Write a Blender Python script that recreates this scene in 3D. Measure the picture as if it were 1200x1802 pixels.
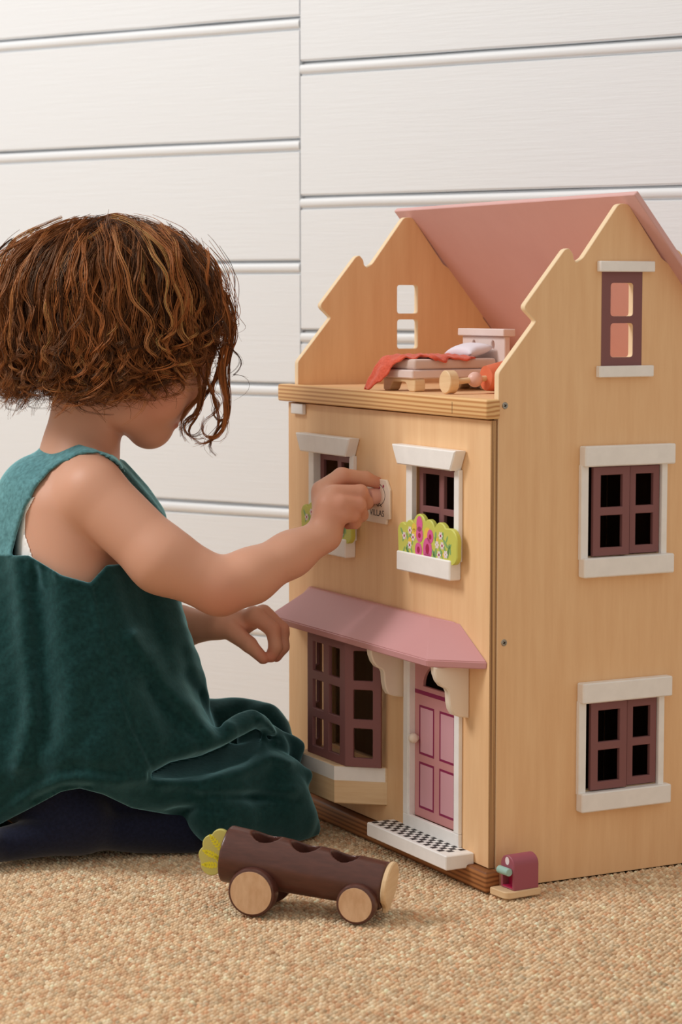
import bpy, bmesh, math, random
import numpy as np
from mathutils import Vector, Matrix
from mathutils.geometry import tessellate_polygon

for o in list(bpy.data.objects):
    bpy.data.objects.remove(o, do_unlink=True)
scene = bpy.context.scene
COL = scene.collection
R = math.radians

# ------------------------------------------------------------------ camera
FPX, PITCH, CAM_H = 4000.0, R(5.39), 0.56946          # focal length in pixels of a 1200x1802 frame
cam_d = bpy.data.cameras.new('camera')
cam = bpy.data.objects.new('camera', cam_d)
COL.objects.link(cam)
cam.location = (0, 0, CAM_H)
cam.rotation_euler = (R(90) - PITCH, 0, 0)
cam_d.sensor_fit = 'VERTICAL'
cam_d.sensor_height = 36.0
cam_d.lens = 36.0 * FPX / 1802.0
cam_d.clip_start = 0.05
cam_d.dof.use_dof = True
cam_d.dof.focus_distance = 2.28
cam_d.dof.aperture_fstop = 10.0
scene.camera = cam

# ------------------------------------------------------------------ world, light, exposure
world = bpy.data.worlds.new('room_light')
scene.world = world
world.use_nodes = True
bg = world.node_tree.nodes['Background']
bg.inputs[0].default_value = (1.0, 0.91, 0.81, 1)
bg.inputs[1].default_value = 0.61


def area_light(name, loc, target, size, size_y, energy, color):
    d = bpy.data.lights.new(name, 'AREA')
    d.shape = 'RECTANGLE'
    d.size, d.size_y = size, size_y
    d.energy = energy
    d.color = color
    o = bpy.data.objects.new(name, d)
    COL.objects.link(o)
    o.location = loc
    o.rotation_euler = (Vector(target) - Vector(loc)).to_track_quat('-Z', 'Y').to_euler()
    return o


area_light('window_daylight', (-2.15, 2.10, 2.40), (-0.05, 2.3, 0.40), 0.85, 1.05, 49.5, (1.0, 0.99, 0.985))
scene.view_settings.view_transform = 'Standard'
scene.view_settings.look = 'None'
scene.view_settings.gamma = 1.0
scene.view_settings.exposure = 0.0
scene.view_settings.use_curve_mapping = False


# ------------------------------------------------------------------ helpers
def s2l(c):
    return c / 12.92 if c <= 0.04045 else ((c + 0.055) / 1.055) ** 2.4


def rgb(r, g, b):
    return (s2l(r / 255), s2l(g / 255), s2l(b / 255), 1.0)


def mat_new(name, color, rough=0.55, spec=0.4):
    m = bpy.data.materials.new(name)
    m.use_nodes = True
    b = m.node_tree.nodes['Principled BSDF']
    b.inputs['Base Color'].default_value = color
    b.inputs['Roughness'].default_value = rough
    b.inputs['Specular IOR Level'].default_value = spec
    return m


def nd(m, typ, **kw):
    n = m.node_tree.nodes.new(typ)
    for k, v in kw.items():
        setattr(n, k, v)
    return n


def lk(m, a, b):
    m.node_tree.links.new(a, b)


def grain(m, c0, c1, scale=(1, 1, 1), nscale=6.0, detail=6.0, lo=0.35, hi=0.65, bump=0.0, bump_d=0.001, extra=None):
    """colour between c0 and c1 by a stretched noise, in object space; optional bump"""
    b = m.node_tree.nodes['Principled BSDF']
    tc = nd(m, 'ShaderNodeTexCoord')
    mp = nd(m, 'ShaderNodeMapping')
    mp.inputs['Scale'].default_value = scale
    nz = nd(m, 'ShaderNodeTexNoise')
    nz.inputs['Scale'].default_value = nscale
    nz.inputs['Detail'].default_value = detail
    nz.inputs['Roughness'].default_value = 0.6
    cr = nd(m, 'ShaderNodeValToRGB')
    cr.color_ramp.elements[0].position = lo
    cr.color_ramp.elements[1].position = hi
    cr.color_ramp.elements[0].color = c0
    cr.color_ramp.elements[1].color = c1
    lk(m, tc.outputs['Object'], mp.inputs['Vector'])
    lk(m, mp.outputs['Vector'], nz.inputs['Vector'])
    lk(m, nz.outputs['Fac'], cr.inputs['Fac'])
    lk(m, cr.outputs['Color'], b.inputs['Base Color'])
    if bump:
        bp = nd(m, 'ShaderNodeBump')
        bp.inputs['Strength'].default_value = bump
        bp.inputs['Distance'].default_value = bump_d
        lk(m, nz.outputs['Fac'], bp.inputs['Height'])
        lk(m, bp.outputs['Normal'], b.inputs['Normal'])
    return m


M = {}
M['birch'] = grain(mat_new('birch_ply', (0.6, 0.4, 0.2, 1), 0.5, 0.35), rgb(234, 189, 141), rgb(243, 203, 156),
                   (30, 30, 3.0), 3.0, 7.0, 0.3, 0.7, 0.05, 0.0005)
M['birch_end'] = mat_new('birch_ply_edge', rgb(240, 214, 176), 0.6)
M['ply_edge'] = grain(mat_new('ply_edge_dark', (0.4, 0.25, 0.13, 1), 0.6), rgb(120, 80, 50), rgb(214, 170, 118),
                      (1, 300, 0.5), 3.0, 2.0, 0.4, 0.6)
M['pink'] = grain(mat_new('dusty_pink_paint', (0.4, 0.2, 0.2, 1), 0.6, 0.3), rgb(218, 172, 168), rgb(221, 176, 172), (1, 1, 1), 20)
M['awning'] = mat_new('awning_pink_paint', rgb(205, 150, 152), 0.42, 0.4)
M['plum'] = mat_new('plum_paint', rgb(134, 90, 90), 0.55, 0.3)
M['white'] = grain(mat_new('white_paint', (0.8, 0.8, 0.78, 1), 0.5, 0.35), rgb(242, 240, 237), rgb(248, 246, 243), (1, 1, 1), 60)
M['cream'] = mat_new('cream_paint', rgb(238, 224, 206), 0.55)
M['door'] = mat_new('door_pink_paint', rgb(206, 146, 146), 0.5)
M['door_panel'] = mat_new('door_panel_pink', rgb(214, 162, 172), 0.5)
M['magenta'] = mat_new('magenta_print', rgb(142, 38, 82), 0.5)
M['black'] = mat_new('black_print', rgb(52, 46, 46), 0.6)
M['dark'] = mat_new('dark_gap', rgb(30, 22, 20), 0.8, 0.1)
M['natural'] = grain(mat_new('natural_wood', (0.7, 0.55, 0.35, 1), 0.5, 0.35), rgb(224, 190, 146), rgb(236, 208, 168),
                     (4, 4, 60), 4.0, 4.0, 0.3, 0.7)
M['hub'] = grain(mat_new('wheel_face_wood', (0.7, 0.5, 0.33, 1), 0.55, 0.3), rgb(206, 166, 128), rgb(222, 187, 150),
                 (60, 60, 25), 2.2, 5.0, 0.35, 0.65)
M['log'] = grain(mat_new('dark_stained_wood', (0.08, 0.03, 0.025, 1), 0.30, 0.6), rgb(78, 45, 38), rgb(94, 55, 46),
                 (20, 90, 90), 3.0, 4.0, 0.3, 0.7)
M['screw'] = mat_new('screw_steel', rgb(170, 165, 155), 0.35)
M['screw'].node_tree.nodes['Principled BSDF'].inputs['Metallic'].default_value = 0.9


def pine(name, c0, c1, freq, axis='Z'):
    m = mat_new(name, c0, 0.5, 0.35)
    b = m.node_tree.nodes['Principled BSDF']
    tc = nd(m, 'ShaderNodeTexCoord')
    mp = nd(m, 'ShaderNodeMapping')
    mp.inputs['Scale'].default_value = (3, 60, 60)
    w = nd(m, 'ShaderNodeTexWave', wave_type='BANDS', bands_direction=axis)
    w.inputs['Scale'].default_value = freq
    w.inputs['Distortion'].default_value = 5.0
    w.inputs['Detail'].default_value = 2.0
    w.inputs['Detail Scale'].default_value = 0.35
    cr = nd(m, 'ShaderNodeValToRGB')
    cr.color_ramp.elements[0].position = 0.25
    cr.color_ramp.elements[0].color = c0
    cr.color_ramp.elements[1].position = 0.95
    cr.color_ramp.elements[1].color = c1
    lk(m, tc.outputs['Object'], mp.inputs['Vector'])
    lk(m, mp.outputs['Vector'], w.inputs['Vector'])
    lk(m, w.outputs['Fac'], cr.inputs['Fac'])
    lk(m, cr.outputs['Color'], b.inputs['Base Color'])
    return m


M['room_shade'] = grain(mat_new('painted_room_shade', (0.1, 0.05, 0.03, 1), 0.6, 0.2), rgb(84, 56, 42), rgb(98, 66, 48), (30, 30, 3), 3)  # dark brown standing in for shade inside the rooms
M['pine'] = pine('pine_rail', rgb(236, 192, 134), rgb(196, 138, 82), 1.25)
M['pine_dark'] = pine('pine_plinth', rgb(176, 118, 70), rgb(128, 78, 42), 1.2)


def link(name, me, mat=None, parent=None, smooth=False):
    o = bpy.data.objects.new(name, me)
    COL.objects.link(o)
    if mat is not None:
        me.materials.append(mat)
    if parent is not None:
        o.parent = parent
    if smooth:
        me.polygons.foreach_set('use_smooth', [True] * len(me.polygons))
    return o


def bm_obj(name, bm, mat, parent=None, smooth=False, recalc=True):
    if recalc:
        bmesh.ops.recalc_face_normals(bm, faces=bm.faces[:])
    me = bpy.data.meshes.new(name)
    bm.to_mesh(me)
    bm.free()
    return link(name, me, mat, parent, smooth)


def smooth_angle(o, ang=35):
    me = o.data
    me.polygons.foreach_set('use_smooth', [True] * len(me.polygons))
    bm = bmesh.new()
    bm.from_mesh(me)
    for e in bm.edges:
        e.smooth = len(e.link_faces) == 2 and e.calc_face_angle(0) < R(ang)
    bm.to_mesh(me)
    bm.free()
    return o


def add_box(bm, x0, x1, y0, y1, z0, z1, c=0.0, seg=1):
    r = bmesh.ops.create_cube(bm, size=1.0)
    vs = r['verts']
    for v in vs:
        v.co = Vector(((x0 + x1) / 2 + v.co.x * (x1 - x0), (y0 + y1) / 2 + v.co.y * (y1 - y0), (z0 + z1) / 2 + v.co.z * (z1 - z0)))
    if c > 0:
        es = list({e for v in vs for e in v.link_edges})
        bmesh.ops.bevel(bm, geom=es, offset=c, segments=seg, affect='EDGES', profile=0.5)
    return bm


def box(name, x0, x1, y0, y1, z0, z1, mat, parent=None, c=0.0006, seg=1):
    return bm_obj(name, add_box(bmesh.new(), x0, x1, y0, y1, z0, z1, c, seg), mat, parent)


def area2(p):
    return 0.5 * sum(p[i][0] * p[(i + 1) % len(p)][1] - p[(i + 1) % len(p)][0] * p[i][1] for i in range(len(p)))


def rounded(p, r, n=4):
    """round the corners of polygon p; r is one radius or one per corner"""
    out = []
    L = len(p)
    for i in range(L):
        a, b, c = Vector(p[i - 1]), Vector(p[i]), Vector(p[(i + 1) % L])
        rr = r[i] if isinstance(r, (list, tuple)) else r
        d0, d1 = (a - b), (c - b)
        rr = min(rr, d0.length * 0.45, d1.length * 0.45)
        if rr < 1e-6:
            out.append((b.x, b.y))
            continue
        s, e = b + d0.normalized() * rr, b + d1.normalized() * rr
        for k in range(n + 1):
            t = k / n
            q = s * (1 - t) ** 2 + b * 2 * t * (1 - t) + e * t ** 2
            out.append((q.x, q.y))
    return out


def rect(a0, a1, b0, b1, r=0.0, n=4):
    p = [(a0, b0), (a1, b0), (a1, b1), (a0, b1)]
    return rounded(p, r, n) if r else p


def circle(cx, cy, r, n=28, ry=None):
    ry = r if ry is None else ry
    return [(cx + r * math.cos(2 * math.pi * i / n), cy + ry * math.sin(2 * math.pi * i / n)) for i in range(n)]


def inset(p, d):
    out = []
    L = len(p)
    for i in range(L):
        a, b, c = Vector(p[i - 1]), Vector(p[i]), Vector(p[(i + 1) % L])
        e0, e1 = (b - a), (c - b)
        if e0.length < 1e-9 or e1.length < 1e-9:
            out.append(p[i])
            continue
        e0.normalize()
        e1.normalize()
        n0, n1 = Vector((-e0.y, e0.x)), Vector((-e1.y, e1.x))
        k = 1 + n0.dot(n1)
        m = (n0 + n1) / max(k, 0.4)
        out.append((b.x + m.x * d, b.y + m.y * d))
    return out


def add_plate(bm, outline, holes, t0, t1, fn, ch=0.0006, edge_index=0, face_index=0):
    """flat plate with chamfered edges and holes; fn maps (a, b, t) to a point"""
    loops = []
    for i, p in enumerate([outline] + list(holes)):
        p = list(p)
        if (area2(p) > 0) != (i == 0):
            p.reverse()
        loops.append(p)
    rings = []
    for p in loops:
        q = inset(p, ch) if ch > 0 else p
        rings.append([[bm.verts.new(fn(a, b, t)) for a, b in pp] for pp, t in
                      ((q, t0), (p, t0 + ch), (p, t1 - ch), (q, t1))])
    flat = [(inset(p, ch) if ch > 0 else p) for p in loops]
    tris = tessellate_polygon([[Vector((a, b, 0)) for a, b in p] for p in flat])
    for lev in (0, 3):
        allv = [v for rg in rings for v in rg[lev]]
        for t in tris:
            try:
                f = bm.faces.new([allv[i] for i in t])
                f.material_index = face_index
            except ValueError:
                pass
    for rg in rings:
        n = len(rg[0])
        for lev in range(3):
            if lev != 1 and ch <= 0:
                continue
            for i in range(n):
                j = (i + 1) % n
                try:
                    f = bm.faces.new((rg[lev][i], rg[lev][j], rg[lev + 1][j], rg[lev + 1][i]))
                    f.material_index = edge_index
                except ValueError:
                    pass
    if ch <= 0:
        bmesh.ops.remove_doubles(bm, verts=bm.verts[:], dist=1e-7)
    return bm


FRONT = lambda a, b, t: (a, t, b)      # u, v, z : a plate parallel to the house front
SIDE = lambda a, b, t: (t, a, b)       # a plate parallel to the house side
FLAT = lambda a, b, t: (a, b, t)


def plate(name, outline, holes, t0, t1, fn, mat, parent=None, ch=0.0006, edge_mat=None, ang=30):
    bm = bmesh.new()
    add_plate(bm, outline, holes, t0, t1, fn, ch, 1 if edge_mat else 0)
    o = bm_obj(name, bm, mat, parent)
    if edge_mat:
        o.data.materials.append(edge_mat)
    smooth_angle(o, ang)
    return o


def add_tube(bm, pts, radii, n=12, cap=True):
    """tube through pts with a radius per point"""
    pts = [Vector(p) for p in pts]
    rings = []
    for i, p in enumerate(pts):
        d = (pts[min(i + 1, len(pts) - 1)] - pts[max(i - 1, 0)]).normalized()
        up = Vector((0, 0, 1)) if abs(d.z) < 0.9 else Vector((1, 0, 0))
        x = d.cross(up).normalized()
        y = d.cross(x).normalized()
        r = radii[i] if isinstance(radii, (list, tuple)) else radii
        rings.append([bm.verts.new(p + (x * math.cos(2 * math.pi * k / n) + y * math.sin(2 * math.pi * k / n)) * r) for k in range(n)])
    for a, b in zip(rings[:-1], rings[1:]):
        for k in range(n):
            bm.faces.new((a[k], a[(k + 1) % n], b[(k + 1) % n], b[k]))
    if cap:
        bm.faces.new(rings[0])
        bm.faces.new(rings[-1])
    return bm


def tube(name, pts, radii, mat, parent=None, n=16, ang=40):
    return smooth_angle(bm_obj(name, add_tube(bmesh.new(), pts, radii, n), mat, parent), ang)


def ball(name, c, r, mat, parent=None, sz=(1, 1, 1)):
    bm = bmesh.new()
    bmesh.ops.create_uvsphere(bm, u_segments=20, v_segments=14, radius=r)
    for v in bm.verts:
        v.co = Vector((c[0] + v.co.x * sz[0], c[1] + v.co.y * sz[1], c[2] + v.co.z * sz[2]))
    return bm_obj(name, bm, mat, parent, True)


def merge(base, others):
    """join further pieces of the same part into one mesh, keeping their materials"""
    bm = bmesh.new()
    bm.from_mesh(base.data)
    for o in others:
        off = {}
        for i, m in enumerate(o.data.materials):
            if m.name not in [x.name for x in base.data.materials]:
                base.data.materials.append(m)
            off[i] = [x.name for x in base.data.materials].index(m.name)
        n0 = len(bm.faces)
        bm.from_mesh(o.data)
        bm.faces.ensure_lookup_table()
        for f in bm.faces[n0:]:
            f.material_index = off.get(f.material_index, 0)
    bm.to_mesh(base.data)
    bm.free()
    for o in others:
        bpy.data.objects.remove(o, do_unlink=True)
    return base


def empty(name, loc, rz=0.0, label=None, cat=None, group=None, rot=None):
    o = bpy.data.objects.new(name, None)
    o.empty_display_size = 0.02
    COL.objects.link(o)
    o.location = loc
    o.rotation_euler = rot if rot else (0, 0, rz)
    return tag(o, label, cat, group)


def tag(o, label=None, cat=None, group=None, kind=None):
    if label:
        o['label'] = label
    if cat:
        o['category'] = cat
    if group:
        o['group'] = group
    if kind:
        o['kind'] = kind
    return o


def text_mesh(body, size):
    cu = bpy.data.curves.new('lettering', 'FONT')
    cu.body = body
    cu.size = size
    cu.align_x = 'CENTER'
    cu.align_y = 'CENTER'
    cu.extrude = 0.00008
    o = bpy.data.objects.new('lettering_source', cu)
    COL.objects.link(o)
    bpy.context.view_layer.update()
    me = bpy.data.meshes.new_from_object(o.evaluated_get(bpy.context.evaluated_depsgraph_get()))
    bpy.data.objects.remove(o)
    bpy.data.curves.remove(cu)
    return me


# ------------------------------------------------------------------ signed-distance modelling (numpy) with surface nets
def smin(a, b, k):
    h = np.maximum(k - np.abs(a - b), 0) / k
    return np.minimum(a, b) - h * h * k * 0.25


def smax(a, b, k):
    return -smin(-a, -b, k)


def cone(q, a, b, ra, rb):
    a = np.asarray(a, np.float32)
    b = np.asarray(b, np.float32)
    ab = b - a
    pa = q - a
    t = np.clip((pa @ ab) / max(float(ab @ ab), 1e-9), 0, 1)
    d = pa - t[:, None] * ab
    return np.sqrt((d * d).sum(1)) - (ra + t * (rb - ra))


def ell(q, c, r):
    p = q - np.asarray(c, np.float32)
    r = np.asarray(r, np.float32)
    k0 = np.sqrt(((p / r) ** 2).sum(1))
    k1 = np.sqrt(((p / (r * r)) ** 2).sum(1)) + 1e-9
    return k0 * (k0 - 1) / k1


def chain(q, pts, rs, k=2.0):
    d = None
    for i in range(len(pts) - 1):
        c = cone(q, pts[i], pts[i + 1], rs[i], rs[i + 1])
        d = c if d is None else np.minimum(d, c)
    return d


def poly2d(x, y, poly):
    """signed distance in the plane to a closed polygon (negative inside)"""
    p = np.asarray(poly, np.float32)
    d = np.full(x.shape, 1e9, np.float32)
    s = np.zeros(x.shape, bool)
    n = len(p)
    for i in range(n):
        a, b = p[i], p[i - 1]
        ex, ey = b[0] - a[0], b[1] - a[1]
        wx, wy = x - a[0], y - a[1]
        t = np.clip((wx * ex + wy * ey) / (ex * ex + ey * ey + 1e-9), 0, 1)
        d = np.minimum(d, (wx - ex * t) ** 2 + (wy - ey * t) ** 2)
        c = ((a[1] > y) != (b[1] > y)) & (x < ex * (y - a[1]) / (ey if abs(ey) > 1e-9 else 1e-9) + a[0])
        s ^= c
    d = np.sqrt(d)
    return np.where(s, -d, d)


def line2d(x, y, pts):
    d = np.full(x.shape, 1e9, np.float32)
    for a, b in zip(pts[:-1], pts[1:]):
        ex, ey = b[0] - a[0], b[1] - a[1]
        wx, wy = x - a[0], y - a[1]
        t = np.clip((wx * ex + wy * ey) / (ex * ex + ey * ey + 1e-9), 0, 1)
        d = np.minimum(d, (wx - ex * t) ** 2 + (wy - ey * t) ** 2)
    return np.sqrt(d)


def surface(sd, lo, hi, h, B=12):
    """mesh of sd = 0: blocks near the surface only, then naive surface nets; returns verts, quads"""
    lo = np.asarray(lo, np.float32)
    hi = np.asarray(hi, np.float32)
    nb = np.ceil((hi - lo) / (h * B)).astype(int)
    I = np.stack(np.meshgrid(*[np.arange(n) for n in nb], indexing='ij'), -1).reshape(-1, 3)
    cen = lo + (I + 0.5) * (B * h)
    keep = np.abs(sd(cen.astype(np.float32))) < B * h * 0.87 * 1.5 + 2 * h
    I = I[keep]
    g = np.arange(B + 1)
    loc = np.stack(np.meshgrid(g, g, g, indexing='ij'), -1).reshape(-1, 3)
    N = np.array(nb) * B + 4
    V, K, Q = [], [], []
    corners = np.array([(i, j, k) for i in (0, 1) for j in (0, 1) for k in (0, 1)])
    edges = [(a, b) for a in range(8) for b in range(a + 1, 8) if np.abs(corners[a] - corners[b]).sum() == 1]
    key = lambda c: (c[:, 0].astype(np.int64) * N[1] + c[:, 1]) * N[2] + c[:, 2]
    for s in range(0, len(I), 100):
        Ib = I[s:s + 100]
        base = Ib * B
        q = (lo + (base[:, None, :] + loc[None]) * h).astype(np.float32)
        f = sd(q.reshape(-1, 3)).reshape(len(Ib), B + 1, B + 1, B + 1)
        neg = f < 0
        cs = [f[:, c[0]:c[0] + B, c[1]:c[1] + B, c[2]:c[2] + B] for c in corners]
        ns = sum((c < 0).astype(np.int8) for c in cs)
        act = np.argwhere((ns > 0) & (ns < 8))
        if len(act) == 0:
            continue
        vals = np.stack([c[act[:, 0], act[:, 1], act[:, 2], act[:, 3]] for c in cs], 1)
        acc = np.zeros((len(act), 3))
        cnt = np.zeros(len(act))
        for a, b in edges:
            m = (vals[:, a] < 0) != (vals[:, b] < 0)
            t = vals[m, a] / (vals[m, a] - vals[m, b])
            acc[m] += corners[a] + t[:, None] * (corners[b] - corners[a])
            cnt[m] += 1
        cell = base[act[:, 0]] + act[:, 1:]
        V.append(lo + (cell + acc / cnt[:, None]) * h)
        K.append(key(cell + 2))
        for ax in range(3):
            sl0 = [slice(None)] + [slice(0, B)] * 3
            sl1 = list(sl0)
            sl1[ax + 1] = slice(1, B + 1)
            e = np.argwhere(neg[tuple(sl0)] != neg[tuple(sl1)])
            if len(e) == 0:
                continue
            c = base[e[:, 0]] + e[:, 1:]
            u, v = [(1, 2), (2, 0), (0, 1)][ax]
            du, dv = np.zeros(3, int), np.zeros(3, int)
            du[u], dv[v] = 1, 1
            quad = np.stack([key(c + 2 - du - dv), key(c + 2 - dv), key(c + 2), key(c + 2 - du)], 1)
            flip = ~neg[tuple(sl0)][e[:, 0], e[:, 1], e[:, 2], e[:, 3]]
            quad[flip] = quad[flip][:, ::-1]
            Q.append(quad)
    V, K, Q = np.concatenate(V), np.concatenate(K), np.concatenate(Q)
    K, first = np.unique(K, return_index=True)
    V = V[first]
    idx = np.searchsorted(K, Q)
    idx = np.clip(idx, 0, len(K) - 1)
    ok = (K[idx] == Q).all(1)
    return V, idx[ok]


def np_mesh(name, V, F, smooth=True):
    me = bpy.data.meshes.new(name)
    n = F.shape[1]
    me.vertices.add(len(V))
    me.vertices.foreach_set('co', np.ascontiguousarray(V, np.float32).ravel())
    me.loops.add(F.size)
    me.loops.foreach_set('vertex_index', np.ascontiguousarray(F, np.int32).ravel())
    me.polygons.add(len(F))
    me.polygons.foreach_set('loop_start', np.arange(0, F.size, n, dtype=np.int32))
    me.polygons.foreach_set('loop_total', np.full(len(F), n, np.int32))
    if smooth:
        me.polygons.foreach_set('use_smooth', np.ones(len(F), bool))
    me.update(calc_edges=True)
    me.validate()
    return me


def relax(V, F, it=2, lam=0.5):
    e = np.concatenate([F[:, [i, (i + 1) % F.shape[1]]] for i in range(F.shape[1])])
    for _ in range(it):
        s = np.zeros_like(V)
        c = np.zeros(len(V))
        for a, b in ((0, 1), (1, 0)):
            np.add.at(s, e[:, a], V[e[:, b]])
            np.add.at(c, e[:, a], 1)
        V = V + lam * (s / np.maximum(c, 1)[:, None] - V)
    return V


def vcol(me, cols, name='tint'):
    at = me.color_attributes.new(name, 'FLOAT_COLOR', 'POINT')
    c = np.ones((len(cols), 4), np.float32)
    c[:, :3] = cols
    at.data.foreach_set('color', c.ravel())


def attr_color(m, name='tint'):
    a = nd(m, 'ShaderNodeAttribute', attribute_name=name)
    lk(m, a.outputs['Color'], m.node_tree.nodes['Principled BSDF'].inputs['Base Color'])
    return a


rng = np.random.default_rng(7)
random.seed(7)

# ------------------------------------------------------------------ the setting: floor, woven carpet, boarded wall
YH = R(-62.55)                                         # heading of the dollhouse front
UD = np.array([math.cos(YH), math.sin(YH), 0])
VD = np.array([-math.sin(YH), math.cos(YH), 0])
HC = np.array([0.14912, 2.15300, 0.0])                 # front right foot of the dollhouse

m_floor = mat_new('sisal_floor', rgb(150, 116, 82), 0.9, 0.1)
tcf = nd(m_floor, 'ShaderNodeTexCoord')
mpf = nd(m_floor, 'ShaderNodeMapping')
mpf.inputs['Rotation'].default_value = (0, 0, -YH)
mpf.inputs['Scale'].default_value = (172, 232, 1)
vof = nd(m_floor, 'ShaderNodeTexVoronoi', voronoi_dimensions='2D')
vof.inputs['Scale'].default_value = 1.0
vof.inputs['Randomness'].default_value = 0.35
crf = nd(m_floor, 'ShaderNodeValToRGB')
crf.color_ramp.elements[0].color = rgb(226, 194, 154)
crf.color_ramp.elements[0].position = 0.25
crf.color_ramp.elements[1].color = rgb(84, 56, 34)
crf.color_ramp.elements[1].position = 0.75
lk(m_floor, tcf.outputs['Object'], mpf.inputs['Vector'])
lk(m_floor, mpf.outputs['Vector'], vof.inputs['Vector'])
lk(m_floor, vof.outputs['Distance'], crf.inputs['Fac'])
lk(m_floor, crf.outputs['Color'], m_floor.node_tree.nodes['Principled BSDF'].inputs['Base Color'])
fl = bmesh.new()
add_box(fl, -1.9, 1.9, 0.9, 4.6, -0.05, -0.0045)
tag(bm_obj('floor', fl, m_floor), kind='structure')

# every knot of the carpet is a small dome; rows follow the dollhouse front
m_sisal = mat_new('sisal_yarn', rgb(200, 160, 115), 0.8, 0.15)
attr_color(m_sisal)
pu, pv = 0.0058, 0.0043
iu, iv = np.meshgrid(np.arange(-260, 260), np.arange(-420, 420), indexing='ij')
iu, iv = iu.ravel(), iv.ravel()
jit = rng.normal(0, 1, (len(iu), 4))
ku = (iu + 0.5 * (iv % 2)) * pu + jit[:, 0] * 0.00035
kv = iv * pv + jit[:, 1] * 0.0003
kx = HC[0] + ku * UD[0] + kv * VD[0]
ky = HC[1] + ku * UD[1] + kv * VD[1]
vis = (ky > 1.66) & (ky < 3.25) & (np.abs(kx + 0.0) < 0.155 * ky + 0.13)
wall_n = np.array([0.549, 0.836])
vis &= (kx * wall_n[0] + ky * wall_n[1] < 2.49)
hu = (kx - HC[0]) * UD[0] + (ky - HC[1]) * UD[1]
hv = (kx - HC[0]) * VD[0] + (ky - HC[1]) * VD[1]
vis &= ~((hu > -0.43) & (hu < -0.004) & (hv > 0.006) & (hv < 0.27))
kx, ky, jit = kx[vis], ky[vis], jit[vis]
row = iv[vis]
nk = len(kx)
NS = 5
ang = 2 * np.pi * np.arange(NS) / NS
# direction of one stitch, slanted to the row
sa = YH + R(58) + jit[:, 3] * 0.16
ca, sn = np.cos(sa), np.sin(sa)
prof = [(1.0, -0.0046, 0.0028, 0.0018), (0.80, -0.0014, 0.0028, 0.0018)]
KV = np.zeros((nk, 2 * NS + 1, 3), np.float32)
hz = np.minimum(-0.0004 + 0.0004 * jit[:, 2], 0.0)
for l, (f, z, rl, rw) in enumerate(prof[:2]):
    lx = np.cos(ang)[None] * rl * f
    ly = np.sin(ang)[None] * rw * f
    KV[:, l * NS:(l + 1) * NS, 0] = kx[:, None] + lx * ca[:, None] - ly * sn[:, None]
    KV[:, l * NS:(l + 1) * NS, 1] = ky[:, None] + lx * sn[:, None] + ly * ca[:, None]
    KV[:, l * NS:(l + 1) * NS, 2] = z + hz[:, None]
KV[:, 2 * NS, 0], KV[:, 2 * NS, 1], KV[:, 2 * NS, 2] = kx, ky, hz
tri = []
for k in range(NS):
    k2 = (k + 1) % NS
    tri += [(k, k2, NS + k2), (k, NS + k2, NS + k), (NS + k, NS + k2, 2 * NS)]
KF = (np.array(tri)[None] + (np.arange(nk) * (2 * NS + 1))[:, None, None]).reshape(-1, 3)
me = np_mesh('sisal_carpet', KV.reshape(-1, 3), KF)
palette = np.array([rgb(229, 200, 163)[:3], rgb(237, 211, 176)[:3], rgb(218, 183, 146)[:3], rgb(246, 226, 194)[:3], rgb(221, 176, 138)[:3], rgb(212, 192, 160)[:3]])
kc = palette[rng.choice(6, nk, p=[.3, .22, .18, .12, .1, .08])] * (1 + 0.10 * rng.normal(0, 1, (nk, 1)))
kc = np.clip(np.repeat(kc, 2 * NS + 1, 0), 0.02, 0.95)
vcol(me, kc)
carpet = link('sisal_carpet', me, m_sisal)
tag(carpet, 'woven natural sisal carpet in straw and tan yarns across the floor', 'carpet', kind='stuff')

# wall of horizontal beaded boards, two runs that butt at one upright joint
YW = R(-33.3)
WD = Vector((math.cos(YW), math.sin(YW), 0))
WN = Vector((math.sin(YW), -math.cos(YW), 0))          # towards the room
WO = Vector((0.549, 0.836, 0)).normalized() * 2.5
m_wall = mat_new('white_gloss_paint', rgb(236, 240, 244), 0.42, 0.4)
b_ = m_wall.node_tree.nodes['Principled BSDF']
tc = nd(m_wall, 'ShaderNodeTexCoord')
mp = nd(m_wall, 'ShaderNodeMapping')
mp.inputs['Scale'].default_value = (2.2, 1, 42)
n1 = nd(m_wall, 'ShaderNodeTexNoise')
n1.inputs['Scale'].default_value = 5.0
n1.inputs['Detail'].default_value = 8.0
n1.inputs['Roughness'].default_value = 0.65
n2 = nd(m_wall, 'ShaderNodeTexNoise')
n2.inputs['Scale'].default_value = 16.0
n2.inputs['Detail'].default_value = 3.0
mx = nd(m_wall, 'ShaderNodeMath', operation='MULTIPLY_ADD')
mx.inputs[1].default_value = 0.35
bp = nd(m_wall, 'ShaderNodeBump')
bp.inputs['Strength'].default_value = 0.24
bp.inputs['Distance'].default_value = 0.0022
lk(m_wall, tc.outputs['Object'], mp.inputs['Vector'])
lk(m_wall, mp.outputs['Vector'], n1.inputs['Vector'])
lk(m_wall, tc.outputs['Object'], n2.inputs['Vector'])
lk(m_wall, n2.outputs['Fac'], mx.inputs[0])
lk(m_wall, n1.outputs['Fac'], mx.inputs[2])
lk(m_wall, mx.outputs[0], bp.inputs['Height'])
lk(m_wall, bp.outputs['Normal'], b_.inputs['Normal'])

wall = box('wall_back', -3.6, -0.35, 0.016, 0.10, -0.0045, 1.75, m_wall, c=0)
wall.matrix_world = Matrix(((WD.x, -WN.x, 0, WO.x), (WD.y, -WN.y, 0, WO.y), (0, 0, 1, 0), (0, 0, 0, 1)))
tag(wall, kind='structure')


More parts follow.
